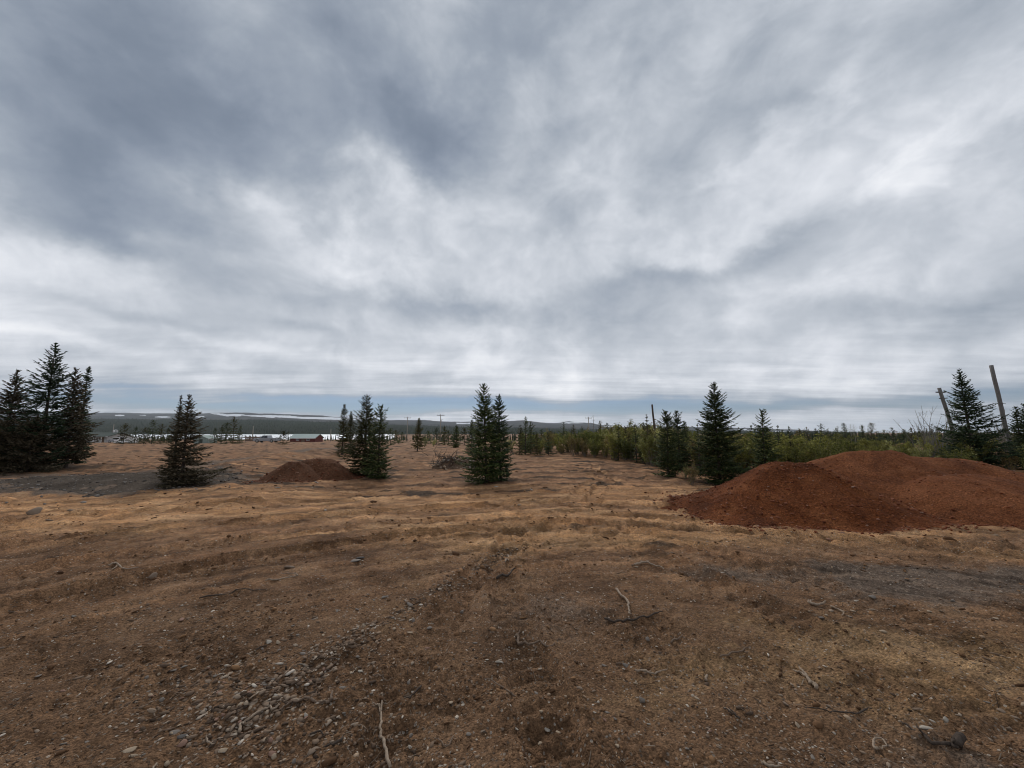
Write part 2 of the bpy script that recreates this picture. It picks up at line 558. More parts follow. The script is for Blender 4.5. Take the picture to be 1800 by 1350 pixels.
def cone_field(x, y, cones):
    """height of merged heaps: each (cx, cy, top, slope, stretch x, rotation, rounding)"""
    h = np.full(x.shape, -1.0)
    for cx, cy, top, slope, sx, rot, rnd in cones:
        c, s = math.cos(rot), math.sin(rot)
        u = (x - cx) * c + (y - cy) * s; v = -(x - cx) * s + (y - cy) * c
        a = np.arctan2(v, u)
        u = np.sign(u) * np.maximum(np.abs(u) - sx, 0)        # a ridge of half length sx
        d = np.sqrt(u * u + v * v + rnd * rnd) - rnd
        d = d * (1 + 0.05 * np.sin(3 * a + cx) + 0.03 * np.sin(5 * a + 2 * cy))
        hc = top - slope * d
        k = 0.03
        m = np.maximum(h, hc)
        h = np.where(np.abs(h - hc) < k, m + (k - np.abs(h - hc)) ** 2 / (4 * k), m)
    return h


def top_at(px, py, depth):
    x, y = at_depth(px, depth)
    return x, y, CAM_H - (py - HOR) / F_PX * depth



def pile_cones():
    a = top_at(1385, 811, 9.5)
    c1 = [(a[0], a[1], a[2], 0.56, 0.36, 0.0, 0.20), (5.6, 9.35, 0.50, 0.40, 0.22, 0.45, 0.3)]
    b = top_at(1500, 793, 11.6); b2 = top_at(1600, 800, 11.9)
    c2 = [(b[0] + 0.35, b[1], b[2], 0.47, 0.5, -0.1, 0.28), (b2[0], b2[1] - 0.25, b2[2] + 0.02, 0.42, 0.7, -0.2, 0.5), (11.1, 9.7, 0.72, 0.42, 0.5, 0.2, 0.6)]
    c = top_at(1760, 820, 11.4)
    c3 = [(c[0] + 0.2, c[1] - 0.3, c[2], 0.36, 1.3, -0.25, 0.5), (16.5, 10.2, 0.75, 0.4, 0.6, 0.2, 0.6)]
    d = top_at(522, 810, 14.8); e = top_at(566, 805, 15.6)
    c4 = [(d[0], d[1], d[2], 0.74, 0.16, 0.1, 0.12), (e[0], e[1], e[2], 0.74, 0.42, 0.25, 0.14)]
    x1, y1 = flat(215, 850)
    c5 = [(x1, y1 + 0.3, 0.24, 0.16, 1.3, -0.15, 0.6), (x1 - 2.6, y1 + 1.0, 0.14, 0.12, 0.8, 0.05, 0.6)]
    return [c1, c2, c3, c4, c5]


CONES = pile_cones()
TREE_FEET = [(855, 845, 1.0), (881, 843, 0.8), (648, 836, 1.0), (671, 840, 0.8), (1260, 849, 1.1), (1174, 838, 0.7), (330, 856, 1.0), (60, 823, 2.4), (130, 822, 1.6), (736, 793, 1.0), (605, 797, 1.4), (830, 800, 1.0)]


def zones(x, y):
    """soil colours: R tan clay, G grey gravel, B dark organic soil and painted rut shade, per vertex"""
    r = np.hypot(x, y)
    n1 = fbm(x / 2.6, y / 1.4, 4, 21); n2 = fbm(x / 1.1, y / 0.8, 4, 24); n3 = fbm(x / 5.0, y / 1.8, 4, 27)
    stk = fbm(x / 3.2 + 0.15 * y, y / 0.55, 4, 31)
    edge = 5.7 + 0.35 * np.abs(x + 0.3) ** 1.05 * np.where(x < 0, 0.30, 0.10) + 0.7 * n1 + 0.55 * stk
    band = sstep(y, edge - 1.3, edge + 1.7) * (1 - sstep(y, 9.5, 15.5) * 0.8)
    tan = band * np.clip(0.72 + 0.5 * n3 + 0.35 * stk, 0, 1) + 0.6 * sstep(stk - 0.4 * n3, 0.30, 0.9) * sstep(y, 11, 15) * (1 - sstep(y, 60, 120))
    tan = np.maximum(tan, 0.30 * sstep(n2 + 0.45 * n1, 0.15, 0.85) * (1 - sstep(r, 6, 9)))           # clay patches near
    rgt = np.exp(-(((x - 2.6) / 2.1) ** 2 + ((y - 3.4) / 0.9) ** 2)) + 0.7 * np.exp(-(((x - 4.6) / 2.0) ** 2 + ((y - 3.0) / 0.5) ** 2))
    tan = np.maximum(tan, np.clip(0.62 * rgt + 0.3 * n2 - 0.10, 0, 0.62) * (1 - sstep(r, 6, 9)))
    g = np.exp(-(((x - 4.9 - 0.1 * y) / 2.9) ** 2 + ((y - 5.15 + 0.10 * x - 0.35) / 0.72) ** 2))
    gray = np.clip(1.5 * g + 0.45 * n2 - 0.25, 0, 1)
    gray = np.maximum(gray, 0.8 * np.clip(np.exp(-(((x - 0.4) / 1.0) ** 2 + ((y - 4.2) / 1.0) ** 2)) + 0.5 * n1 - 0.35, 0, 1))
    gray = np.maximum(gray, 0.7 * np.clip(np.exp(-(((x - 2.4) / 0.7) ** 2 + ((y - 2.35) / 0.35) ** 2)) + 0.5 * n2 - 0.3, 0, 1))
    # grey gravel road and spread at the left
    kk = np.nonzero((r < 70) & (y > 5))
    if len(kk[0]):
        d, a = seg_dist(x[kk], y[kk], ROAD)
        rd = 1 - sstep(d + 0.5 * n1[kk], 0.7, 1.7)
        gray[kk] = np.maximum(gray[kk], rd * 0.7 * (1 - sstep(x[kk], -17, -12)))
        tan[kk] = np.maximum(tan[kk] * (1 - 0.6 * rd), rd * 0.95 * sstep(x[kk], -17, -12))
        road_m = np.zeros_like(x); road_m[kk] = rd
    dark = 0.36 * sstep(-n2 + 0.3 * n1, 0.25, 0.9) * (1 - sstep(r, 7, 10)) + 0.75 * sstep(0.6 * n3 - stk - 0.4 * n2, 0.15, 0.9) * sstep(y, 9, 14) + 0.45 * sstep(-stk - 0.4 * n2, 0.2, 0.9) * sstep(y, 4, 7)
    dark = dark * (1 - 0.9 * road_m)
    # darker soil round the foot of each tree
    for (fx, fy, fr) in TREE_FEET:
        tx, ty = flat(fx, fy)
        dark = np.maximum(dark, np.exp(-(((x - tx) / fr) ** 2 + ((y - ty) / fr) ** 2)) * (0.9 + 0.3 * n2))
    # darker tint near stands in for rut shade; compacted tan farther off
    for pts, hw, dep, lug in TRACKS:
        kk = np.nonzero((r < 40) & (x > min(p[0] for p in pts) - 1) & (x < max(p[0] for p in pts) + 1) & (y > min(p[1] for p in pts) - 1) & (y < max(p[1] for p in pts) + 1))
        if not len(kk[0]): continue
        d, a = seg_dist(x[kk], y[kk], pts)
        tr = (1 - sstep(d, hw * 0.7, hw * 1.2)) * np.clip(0.55 + 0.8 * n2[kk], 0, 1)
        dark[kk] = np.maximum(dark[kk], 0.18 * tr)
        ym = sstep(y[kk], 5.0, 7.5)
        tan[kk] = np.maximum(tan[kk], ym * 0.95 * tr); dark[kk] = dark[kk] * (1 - 0.7 * ym * tr)
    red = np.zeros_like(x)
    for i, cn in enumerate(CONES):
        kk = np.nonzero((r < 40) & (y > 3))
        hh = cone_field(x[kk], y[kk], cn)
        v = sstep(hh + 0.08 * n2[kk], -0.12, 0.02) if i < 4 else sstep(hh + 0.15 * n2[kk] + 0.06 * n1[kk], -0.24, 0.04)
        if i < 4: red[kk] = np.maximum(red[kk], v)
        else: gray[kk] = np.maximum(gray[kk], v)
    return np.stack([np.clip(tan, 0, 1), np.clip(gray, 0, 1), np.clip(dark, 0, 1)], -1), red


def soil_material():
    m, nt, b = mat_nodes("soil")
    L = nt.links.new
    at = nt.nodes.new('ShaderNodeAttribute'); at.attribute_name = 'zone'
    sp = nt.nodes.new('ShaderNodeSeparateColor'); L(at.outputs['Color'], sp.inputs[0])
    geo = nt.nodes.new('ShaderNodeNewGeometry'); pos = geo.outputs['Position']
    nA = noise_of(nt, pos, 1.6, 6, 0.65, 0.4)
    nB = noise_of(nt, pos, 11.0, 5, 0.65, 0.3)
    nC = noise_of(nt, pos, 62.0, 4, 0.65)
    mp = nt.nodes.new('ShaderNodeMapping'); L(pos, mp.inputs[0]); mp.inputs['Scale'].default_value = (0.22, 1.0, 1.0)
    nS = noise_of(nt, mp.outputs[0], 2.4, 6, 0.65, 0.3)
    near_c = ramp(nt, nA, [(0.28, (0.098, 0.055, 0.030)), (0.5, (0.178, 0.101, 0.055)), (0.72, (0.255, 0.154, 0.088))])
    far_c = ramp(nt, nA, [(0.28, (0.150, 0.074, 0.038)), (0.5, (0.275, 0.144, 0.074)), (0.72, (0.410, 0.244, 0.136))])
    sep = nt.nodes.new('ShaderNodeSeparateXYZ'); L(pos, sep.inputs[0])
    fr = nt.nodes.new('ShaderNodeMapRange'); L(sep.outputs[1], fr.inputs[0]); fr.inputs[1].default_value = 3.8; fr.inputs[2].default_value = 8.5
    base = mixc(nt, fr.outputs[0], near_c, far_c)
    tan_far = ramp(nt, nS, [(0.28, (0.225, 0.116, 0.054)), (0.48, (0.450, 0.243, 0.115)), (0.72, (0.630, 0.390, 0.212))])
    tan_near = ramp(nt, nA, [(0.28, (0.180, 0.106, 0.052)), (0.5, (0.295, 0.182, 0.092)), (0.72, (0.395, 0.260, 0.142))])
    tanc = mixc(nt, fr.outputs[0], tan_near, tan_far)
    grey = ramp(nt, nB, [(0.3, (0.102, 0.070, 0.050)), (0.7, (0.195, 0.144, 0.108))])
    dark = ramp(nt, nB, [(0.3, (0.045, 0.026, 0.015)), (0.7, (0.110, 0.064, 0.035))])

    def mask(ch, noise, amt=0.7):
        v = mth(nt, 'ADD', ch, mth(nt, 'MULTIPLY', mth(nt, 'SUBTRACT', noise, 0.5), amt))
        n = nt.nodes.new('ShaderNodeMapRange'); n.interpolation_type = 'SMOOTHSTEP'; L(v, n.inputs[0])
        n.inputs[1].default_value = 0.18; n.inputs[2].default_value = 0.82
        return n.outputs[0]
    mpf = nt.nodes.new('ShaderNodeMapping'); L(pos, mpf.inputs[0]); mpf.inputs['Scale'].default_value = (0.25, 1.0, 1.0); mpf.inputs['Rotation'].default_value = (0, 0, 0.12)
    nF = noise_of(nt, mpf.outputs[0], 7.0, 7, 0.75, 0.6)
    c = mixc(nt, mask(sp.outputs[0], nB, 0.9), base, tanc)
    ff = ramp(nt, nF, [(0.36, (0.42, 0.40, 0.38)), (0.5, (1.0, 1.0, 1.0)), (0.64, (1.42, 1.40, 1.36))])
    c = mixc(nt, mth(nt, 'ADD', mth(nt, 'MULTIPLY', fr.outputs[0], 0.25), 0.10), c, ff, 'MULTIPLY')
    c = mixc(nt, mask(sp.outputs[1], nB, 0.9), c, grey)
    c = mixc(nt, mask(sp.outputs[2], nB, 1.0), c, dark)
    ra = nt.nodes.new('ShaderNodeAttribute'); ra.attribute_name = 'red'
    redc = ramp(nt, nB, [(0.3, (0.085, 0.026, 0.009)), (0.7, (0.175, 0.062, 0.026))])
    c = mixc(nt, mask(ra.outputs['Fac'], nC, 0.9), c, redc)
    sk = nt.nodes.new('ShaderNodeAttribute'); sk.attribute_name = 'streak'
    c = mixc(nt, 1.0, c, ramp(nt, sk.outputs['Fac'], [(0.15, (0.50, 0.48, 0.46)), (0.45, (0.95, 0.95, 0.95)), (0.8, (1.38, 1.34, 1.28))]), 'MULTIPLY')
    # crumbs and grit
    vo = nt.nodes.new('ShaderNodeTexVoronoi'); L(pos, vo.inputs['Vector']); vo.inputs['Scale'].default_value = 75.0
    vs = nt.nodes.new('ShaderNodeSeparateColor'); L(vo.outputs['Color'], vs.inputs[0])
    grit = ramp(nt, vs.outputs[0], [(0.0, (0.50, 0.49, 0.48)), (0.5, (0.92, 0.92, 0.92)), (1.0, (1.22, 1.22, 1.22))])
    c = mixc(nt, 0.75, c, grit, 'MULTIPLY')
    vo2 = nt.nodes.new('ShaderNodeTexVoronoi'); L(pos, vo2.inputs['Vector']); vo2.inputs['Scale'].default_value = 48.0
    vs2 = nt.nodes.new('ShaderNodeSeparateColor'); L(vo2.outputs['Color'], vs2.inputs[0])
    pc = ramp(nt, vs2.outputs[1], [(0.0, (0.11, 0.085, 0.065)), (0.6, (0.22, 0.18, 0.145)), (1.0, (0.42, 0.37, 0.31))])
    isp = mth(nt, 'MULTIPLY', mth(nt, 'GREATER_THAN', vs2.outputs[0], 0.86), mth(nt, 'LESS_THAN', vo2.outputs['Distance'], 0.42))
    c = mixc(nt, mth(nt, 'MULTIPLY', isp, 0.8), c, pc)
    spk = ramp(nt, nC, [(0.38, (0.34, 0.32, 0.30)), (0.5, (0.95, 0.95, 0.95)), (0.62, (1.65, 1.6, 1.52))])
    c = mixc(nt, 0.40, c, spk, 'MULTIPLY')  # speckle puts lit tops and shaded crevices of crumbs into the colour
    nD = noise_of(nt, pos, 24.0, 5, 0.75)
    c = mixc(nt, 0.3, c, ramp(nt, nD, [(0.40, (0.38, 0.36, 0.34)), (0.5, (1, 1, 1)), (0.60, (1.5, 1.46, 1.4))]), 'MULTIPLY')  # coarser speckle, again crumb light and shade put into the colour
    L(c, b.inputs['Base Color'])
    b.inputs['Roughness'].default_value = 0.95; b.inputs['Specular IOR Level'].default_value = 0.12
    h = mth(nt, 'ADD', mth(nt, 'MULTIPLY', nC, 0.6), mth(nt, 'ADD', mth(nt, 'MULTIPLY', nB, 1.6), mth(nt, 'MULTIPLY', vo.outputs['Distance'], -0.5)))
    bn = nd(nt, 'ShaderNodeBump', Strength=1.0, Distance=0.018)
    L(h, bn.inputs['Height']); L(bn.outputs[0], b.inputs['Normal'])
    return m


def build_ground():
    front = np.radians(np.linspace(-59, 59, 720))
    rest = np.radians(np.linspace(61, 299, 50)[1:-1])
    ang = np.concatenate([front, rest])
    r1 = 1.0 / np.linspace(1 / 1.7, 1 / 70.0, 220)
    r2 = np.geomspace(1.7, 70.0, 220)[1:-1]
    rad = np.unique(np.concatenate([[0.25, 0.6, 0.9, 1.2, 1.45], r1, r2, np.geomspace(70, 14000, 70)[1:]]))
    A, R = np.meshgrid(ang, rad, indexing='ij')
    X, Y = R * np.sin(A), R * np.cos(A)
    Z = ground_z(X.ravel(), Y.ravel())
    V = np.stack([X.ravel(), Y.ravel(), Z], -1)
    na, nr = A.shape
    i, j = np.meshgrid(np.arange(na), np.arange(nr - 1), indexing='ij')
    i2 = (i + 1) % na
    F = np.stack([i * nr + j, i * nr + j + 1, i2 * nr + j + 1, i2 * nr + j], -1).reshape(-1, 4)
    V = np.vstack([V, [[0, 0, gz(0, 0)]]])
    zn, rd = zones(V[:, 0], V[:, 1])
    stv = np.full(len(V), 0.45)
    rr = np.hypot(V[:, 0], V[:, 1]); kk = np.nonzero((rr < 40) & (V[:, 1] > 1))
    wgt = sstep(rr[kk], 3.0, 6.5) * (1 - sstep(V[kk][:, 1], 20, 40))
    sc_ = np.where(V[kk][:, 1] < 13, scrape(V[kk][:, 0], V[kk][:, 1]), fbm(V[kk][:, 0] / 2.6, V[kk][:, 1] / 0.5, 4, 97))
    stv[kk] = np.clip(0.45 + 0.5 * wgt * sc_, 0, 1)
    me = new_mesh("ground", V, F, soil_material(), True, {'zone': zn, 'red': rd, 'streak': stv})
    # close the small hole under the camera
    o = link("ground", me); tag(o, kind='structure')
    import bmesh
    bm = bmesh.new(); bm.from_mesh(me); bm.verts.ensure_lookup_table()
    c = bm.verts[na * nr]
    for k in range(na):
        bm.faces.new((c, bm.verts[k * nr], bm.verts[((k + 1) % na) * nr])).smooth = True
    bm.to_mesh(me); bm.free()
    return o


def build_far():
    # ---- lake
    m, nt, b = mat_nodes("lake_water")
    geo = nt.nodes.new('ShaderNodeNewGeometry')
    f = noise_of(nt, geo.outputs['Position'], 0.012, 4)
    nt.links.new(ramp(nt, f, [(0.35, (0.78, 0.81, 0.83)), (0.65, (0.88, 0.90, 0.91))]), b.inputs['Base Color'])  # pale base colour stands in for bright sky reflected by the water
    b.inputs['Roughness'].default_value = 0.35; b.inputs['Specular IOR Level'].default_value = 0.5
    n = 60
    q = np.linspace(-1.75, -0.30, n)
    v = [(a * 470, 470, -8.6) for a in q] + [(a * 1320, 1320, -8.6) for a in q]
    fc = [(i, i + 1, n + i + 1, n + i) for i in range(n - 1)]
    tag(link("lake", new_mesh("lake", np.array(v), fc, m)), kind='structure')
    # ---- hills
    xs = np.linspace(-1.9, 1.9, 480)
    pxs = 900 + xs * F_PX
    ridge = np.interp(pxs, [-400, 170, 300, 420, 480, 560, 640, 700, 780, 850, 890, 920, 950, 975, 1000, 1025, 1060, 1100, 1180, 1290, 1340, 1420, 1500, 1600, 1700, 2200],
                      [731, 726, 728.5, 725.5, 729, 731.5, 737, 739, 741, 742.5, 740, 739, 743, 744.5, 741.5, 743, 748, 749, 750, 752, 753, 757, 760, 763.5, 765.5, 766])
    wood = np.interp(pxs, [-400, 200, 480, 600, 700, 800, 900, 1100, 1400, 1700, 2200], [737, 737, 738.5, 742, 747, 750, 752, 756, 760, 765, 767])
    zr = CAM_H + (HOR - ridge) / F_PX * 6500 + 9 * fbm(xs * 9, xs * 0, 4, 41)
    zw = CAM_H + (HOR - wood) / F_PX * 2600
    ys = np.concatenate([np.linspace(1290, 2600, 26), np.linspace(2700, 4200, 12)[:-1], np.linspace(4200, 6500, 70), np.linspace(6600, 9000, 10)])
    Q, Yv = np.meshgrid(xs, ys, indexing='ij')
    Z = np.empty_like(Q)
    z0 = -9.5
    for i in range(len(xs)):
        dip = CAM_H + (HOR - (wood[i] + 3.0)) / F_PX * 4000
        Z[i] = np.interp(ys, [1290, 2600, 3300, 4200, 5300, 6500, 9000], [z0, zw[i], zw[i] * 0.9 - 4, min(dip, zr[i] - 20) + (0.25 * (zr[i] - dip) if zr[i] > dip else 0), zr[i] - 0.30 * abs(zr[i] - dip), zr[i], zr[i] - 60])
    Xv = Q * Yv
    am = sstep(Yv, 3300, 4500) * (1 - sstep(Yv, 6300, 6500) * 0.8)
    Z = Z + 14 * am * fbm(Xv / 700, Yv / 700, 5, 43) + 4 * fbm(Xv / 160, Yv / 160, 3, 44) * sstep(Yv, 1500, 2400)
    PX = 900 + Q * F_PX; PY = HOR - (Z - CAM_H) / Yv * F_PX
    sn = np.zeros_like(Q)
    wob = 1.0 * fbm(Xv / 300, Yv / 500, 4, 47)
    line = np.interp(PX, [375, 400, 425, 440, 460, 500, 540, 600, 640], [727.3, 730.2, 729.3, 731, 731.7, 732.6, 734.8, 736.6, 738.5])
    thick = np.interp(PX, [370, 380, 400, 425, 432, 440, 470, 520, 560, 600, 640], [0, 1.2, 2.0, 1.6, 0.5, 1.2, 2.0, 2.4, 2.2, 1.9, 0])
    band = (np.abs(PY - line + 0.4 * wob) < thick * (0.85 + 0.35 * wob)) & (PX > 372) & (PX < 640)
    sn[band & (Yv > 4000)] = 1
    for (a, y0, w, h) in ((212, 730.5, 9, 1.3), (288, 733.2, 16, 1.4), (255, 730.5, 6, 0.8), (352, 733, 10, 1.2), (376, 739.0, 4, 0.9), (810, 744.3, 8, 1.2), (826, 744.2, 5, 1.0), (1005, 743.5, 22, 1.0), (1080, 750, 26, 1.1),
                          (1160, 751, 14, 1.2), (1300, 755, 12, 1.0), (1320, 757, 14, 0.9), (1370, 758.5, 18, 0.9), (668, 740.5, 5, 0.9), (545, 739, 6, 0.8), (420, 731.5, 5, 0.8), (1440, 760, 12, 0.7)):
        k = (((PX - a) / w) ** 2 + ((PY - y0 - 0.2 * wob) / h) ** 2 < 1 + 0.5 * wob) & (Yv > 4000)
        sn[k] = 1
    nx, ny = Q.shape
    V = np.stack([Xv.ravel(), Yv.ravel(), Z.ravel()], -1)
    i, j = np.meshgrid(np.arange(nx - 1), np.arange(ny - 1), indexing='ij')
    F = np.stack([i * ny + j, (i + 1) * ny + j, (i + 1) * ny + j + 1, i * ny + j + 1], -1).reshape(-1, 4)
    m, nt, b = mat_nodes("hill_tundra")
    L = nt.links.new
    geo = nt.nodes.new('ShaderNodeNewGeometry'); pos = geo.outputs['Position']
    f1 = noise_of(nt, pos, 0.0035, 6, 0.65); f2 = noise_of(nt, pos, 0.02, 5, 0.7)
    at = nt.nodes.new('ShaderNodeAttribute'); at.attribute_name = 'snow'
    wd = nt.nodes.new('ShaderNodeAttribute'); wd.attribute_name = 'wood'
    tundra = ramp(nt, f1, [(0.35, (0.030, 0.034, 0.034)), (0.5, (0.058, 0.054, 0.050)), (0.68, (0.100, 0.092, 0.082))])
    forest = ramp(nt, f2, [(0.35, (0.016, 0.022, 0.013)), (0.7, (0.045, 0.048, 0.028))])
    c = mixc(nt, wd.outputs['Fac'], tundra, forest)
    sm = nt.nodes.new('ShaderNodeMapRange'); L(at.outputs['Fac'], sm.inputs[0]); sm.inputs[1].default_value = 0.35; sm.inputs[2].default_value = 0.65
    c = mixc(nt, sm.outputs[0], c, (0.74, 0.76, 0.79))
    L(c, b.inputs['Base Color']); b.inputs['Roughness'].default_value = 1.0; b.inputs['Specular IOR Level'].default_value = 0.0
    woodm = 1 - sstep(Yv + 400 * fbm(Xv / 400, Yv / 400, 4, 49), 2900, 4300)
    o = link("hills", new_mesh("hills", V, F, m, True, {'snow': sn.ravel(), 'wood': woodm.ravel()}))
    tag(o, kind='structure')
    return Q, Yv, Z


GROUND = build_ground()
HILLS = build_far()

# ------------------------------------------------------------------ gravel piles
def pile_material(name, lo, mid, hi, scale=1.0):
    m, nt, b = mat_nodes(name)
    L = nt.links.new
    geo = nt.nodes.new('ShaderNodeNewGeometry'); pos = geo.outputs['Position']
    nA = noise_of(nt, pos, 0.9, 5, 0.6, 0.6); nB = noise_of(nt, pos, 60.0 * scale, 4, 0.7)
    c = ramp(nt, nA, [(0.3, lo), (0.5, mid), (0.72, hi)])
    vo = nt.nodes.new('ShaderNodeTexVoronoi'); L(pos, vo.inputs['Vector']); vo.inputs['Scale'].default_value = 42.0 * scale
    vs = nt.nodes.new('ShaderNodeSeparateColor'); L(vo.outputs['Color'], vs.inputs[0])
    c = mixc(nt, 0.8, c, ramp(nt, vs.outputs[0], [(0.0, (0.45, 0.42, 0.42)), (0.5, (0.95, 0.95, 0.95)), (0.9, (1.25, 1.2, 1.2)), (1.0, (2.0, 2.1, 2.3))]), 'MULTIPLY')
    c = mixc(nt, 0.6, c, ramp(nt, nB, [(0.3, (0.5, 0.48, 0.48)), (0.7, (1.4, 1.38, 1.36))]), 'MULTIPLY')
    L(c, b.inputs['Base Color']); b.inputs['Roughness'].default_value = 0.95; b.inputs['Specular IOR Level'].default_value = 0.1
    bn = nd(nt, 'ShaderNodeBump', Strength=0.8, Distance=0.03)
    L(mth(nt, 'SUBTRACT', mth(nt, 'MULTIPLY', nB, 0.8), mth(nt, 'MULTIPLY', vo.outputs['Distance'], 0.8)), bn.inputs['Height'])
    L(bn.outputs[0], b.inputs['Normal'])
    return m


RED = pile_material("red_gravel", (0.074, 0.022, 0.007), (0.146, 0.045, 0.014), (0.235, 0.086, 0.032))
RED_FAR = pile_material("red_sand", (0.100, 0.034, 0.013), (0.172, 0.060, 0.022), (0.245, 0.096, 0.040))
RED_SMALL = pile_material("red_brown_sand", (0.080, 0.036, 0.018), (0.125, 0.056, 0.029), (0.180, 0.088, 0.050))
GREY = pile_material("grey_gravel", (0.056, 0.043, 0.032), (0.086, 0.067, 0.050), (0.122, 0.096, 0.073))
STONE_TINT = tinted("gravel_chips", [(0.0, (0.075, 0.024, 0.012)), (0.5, (0.17, 0.052, 0.024)), (0.9, (0.25, 0.105, 0.062)), (1.0, (0.34, 0.22, 0.16))], None)

_ico_v = None


def ico():
    t = (1 + 5 ** 0.5) / 2
    v = np.array([(-1,t,0),(1,t,0),(-1,-t,0),(1,-t,0),(0,-1,t),(0,1,t),(0,-1,-t),(0,1,-t),(t,0,-1),(t,0,1),(-t,0,-1),(-t,0,1)], float)
    v /= np.linalg.norm(v[0])
    f = np.array([(0,11,5),(0,5,1),(0,1,7),(0,7,10),(0,10,11),(1,5,9),(5,11,4),(11,10,2),(10,7,6),(7,1,8),(3,9,4),(3,4,2),(3,2,6),(3,6,8),(3,8,9),(4,9,5),(2,4,11),(6,2,10),(8,6,7),(9,8,1)])
    return v, f


ICO_V, ICO_F = ico()


def pebble_soup(P, S, rng, flatness=(0.22, 0.55), tint=None, longness=(0.9, 1.9)):
    """one mesh of many angular pebbles: positions (n,3), sizes (n,)"""
    n = len(P)
    V = np.repeat(ICO_V[None], n, 0) * rng.uniform(0.55, 1.2, (n, 12, 1))
    sc = np.stack([rng.uniform(*longness, n), rng.uniform(0.6, 1.05, n), rng.uniform(*flatness, n)], -1)
    V = V * sc[:, None, :]
    a = rng.uniform(0, 2 * np.pi, n); ca, sa = np.cos(a)[:, None], np.sin(a)[:, None]
    tx = rng.normal(0, 0.3, n)[:, None]; ct, st = np.cos(tx), np.sin(tx)
    y, z = V[..., 1] * ct - V[..., 2] * st, V[..., 1] * st + V[..., 2] * ct
    x, y = V[..., 0] * ca - y * sa, V[..., 0] * sa + y * ca
    V = np.stack([x, y, z], -1) * S[:, None, None] + P[:, None, :]
    F = (ICO_F[None] + (np.arange(n) * 12)[:, None, None]).reshape(-1, 3)
    tn = rng.uniform(0, 1, n) if tint is None else tint
    return V.reshape(-1, 3), F, np.repeat(tn, 12)


def build_pile(name, cones, mat, box, step, label, group, chips, chip_size, seed, rough=1.0):
    x0, x1, y0, y1 = box
    gx = np.arange(x0, x1, step); gy = np.arange(y0, y1, step)
    X, Y = np.meshgrid(gx, gy, indexing='ij')
    H = cone_field(X, Y, cones)
    H = H + rough * (0.05 * fbm(X / 0.9, Y / 0.9, 3, seed) + 0.018 * fbm(X / 0.22, Y / 0.22, 3, seed + 1) + 0.012 * fbm(X / 0.06, Y / 0.06, 2, seed + 2))
    run = fbm(np.arctan2(Y - cones[0][1], X - cones[0][0]) * 3.2, np.hypot(X - cones[0][0], Y - cones[0][1]) * 0.35, 3, seed + 5)
    H = H + 0.035 * rough * run * sstep(H, 0.02, 0.3)
    raw = H
    H = 0.045 * np.log1p(np.exp(np.clip(H / 0.045, -40, 40))) - 0.022
    G = ground_z(X.ravel(), Y.ravel(), False).reshape(X.shape)
    toe = sstep(H, -0.35, 0.10)
    Z = G + H - 0.16 * (1 - sstep(raw, -0.30, -0.06))
    keep = raw > -0.34
    nx, ny = X.shape
    i, j = np.meshgrid(np.arange(nx - 1), np.arange(ny - 1), indexing='ij')
    kf = keep[:-1, :-1] & keep[1:, :-1] & keep[1:, 1:] & keep[:-1, 1:]
    F = np.stack([i * ny + j, (i + 1) * ny + j, (i + 1) * ny + j + 1, i * ny + j + 1], -1)[kf]
    used = np.unique(F); remap = np.full(nx * ny, -1); remap[used] = np.arange(len(used))
    V = np.stack([X.ravel(), Y.ravel(), Z.ravel()], -1)[used]
    cx, cy = cones[0][0], cones[0][1]
    base = np.array([cx, cy, gzc(cx, cy)])
    root = empty(name, base)
    tag(root, label, 'gravel pile', group)
    link("heap", new_mesh("heap", V - base, remap[F], mat, True), root)
    rng = np.random.default_rng(seed)
    k = rng.choice(len(V), chips)
    P = V[k] + rng.normal(0, step * 0.4, (chips, 3)) * np.array([1, 1, 0.0])
    S = chip_size * rng.lognormal(0, 0.55, chips)
    # spilled past the toe on to the bare ground
    tx, ty = X[(raw > -0.30) & (raw < 0.0)], Y[(raw > -0.30) & (raw < 0.0)]
    tr = raw[(raw > -0.30) & (raw < 0.0)]
    kt = rng.choice(len(tx), chips // 3, p=np.exp(tr / 0.09) / np.exp(tr / 0.09).sum())
    qx, qy = tx[kt] + rng.normal(0, 0.05, len(kt)), ty[kt] + rng.normal(0, 0.05, len(kt))
    P = np.vstack([P, np.stack([qx, qy, ground_z(qx, qy)], -1)])
    S = np.concatenate([S, chip_size * 1.25 * rng.lognormal(0, 0.6, len(kt))])
    S = np.minimum(S, 2.6 * chip_size)
    PV, PF, T = pebble_soup(P - base + np.array([0, 0, 1]) * (S * 0.2)[:, None], S, rng, (0.5, 0.8))
    o = link("loose_chips", new_mesh("loose_chips", PV, PF, STONE_TINT if mat is not GREY else GREY_TINT, False, {'tint': T}), root)
    tag(o, kind='stuff')
    # scattered chips round the toe
    return root


GREY_TINT = tinted("grey_chips", [(0.0, (0.06, 0.05, 0.045)), (0.6, (0.16, 0.14, 0.125)), (1.0, (0.30, 0.27, 0.24))], None)


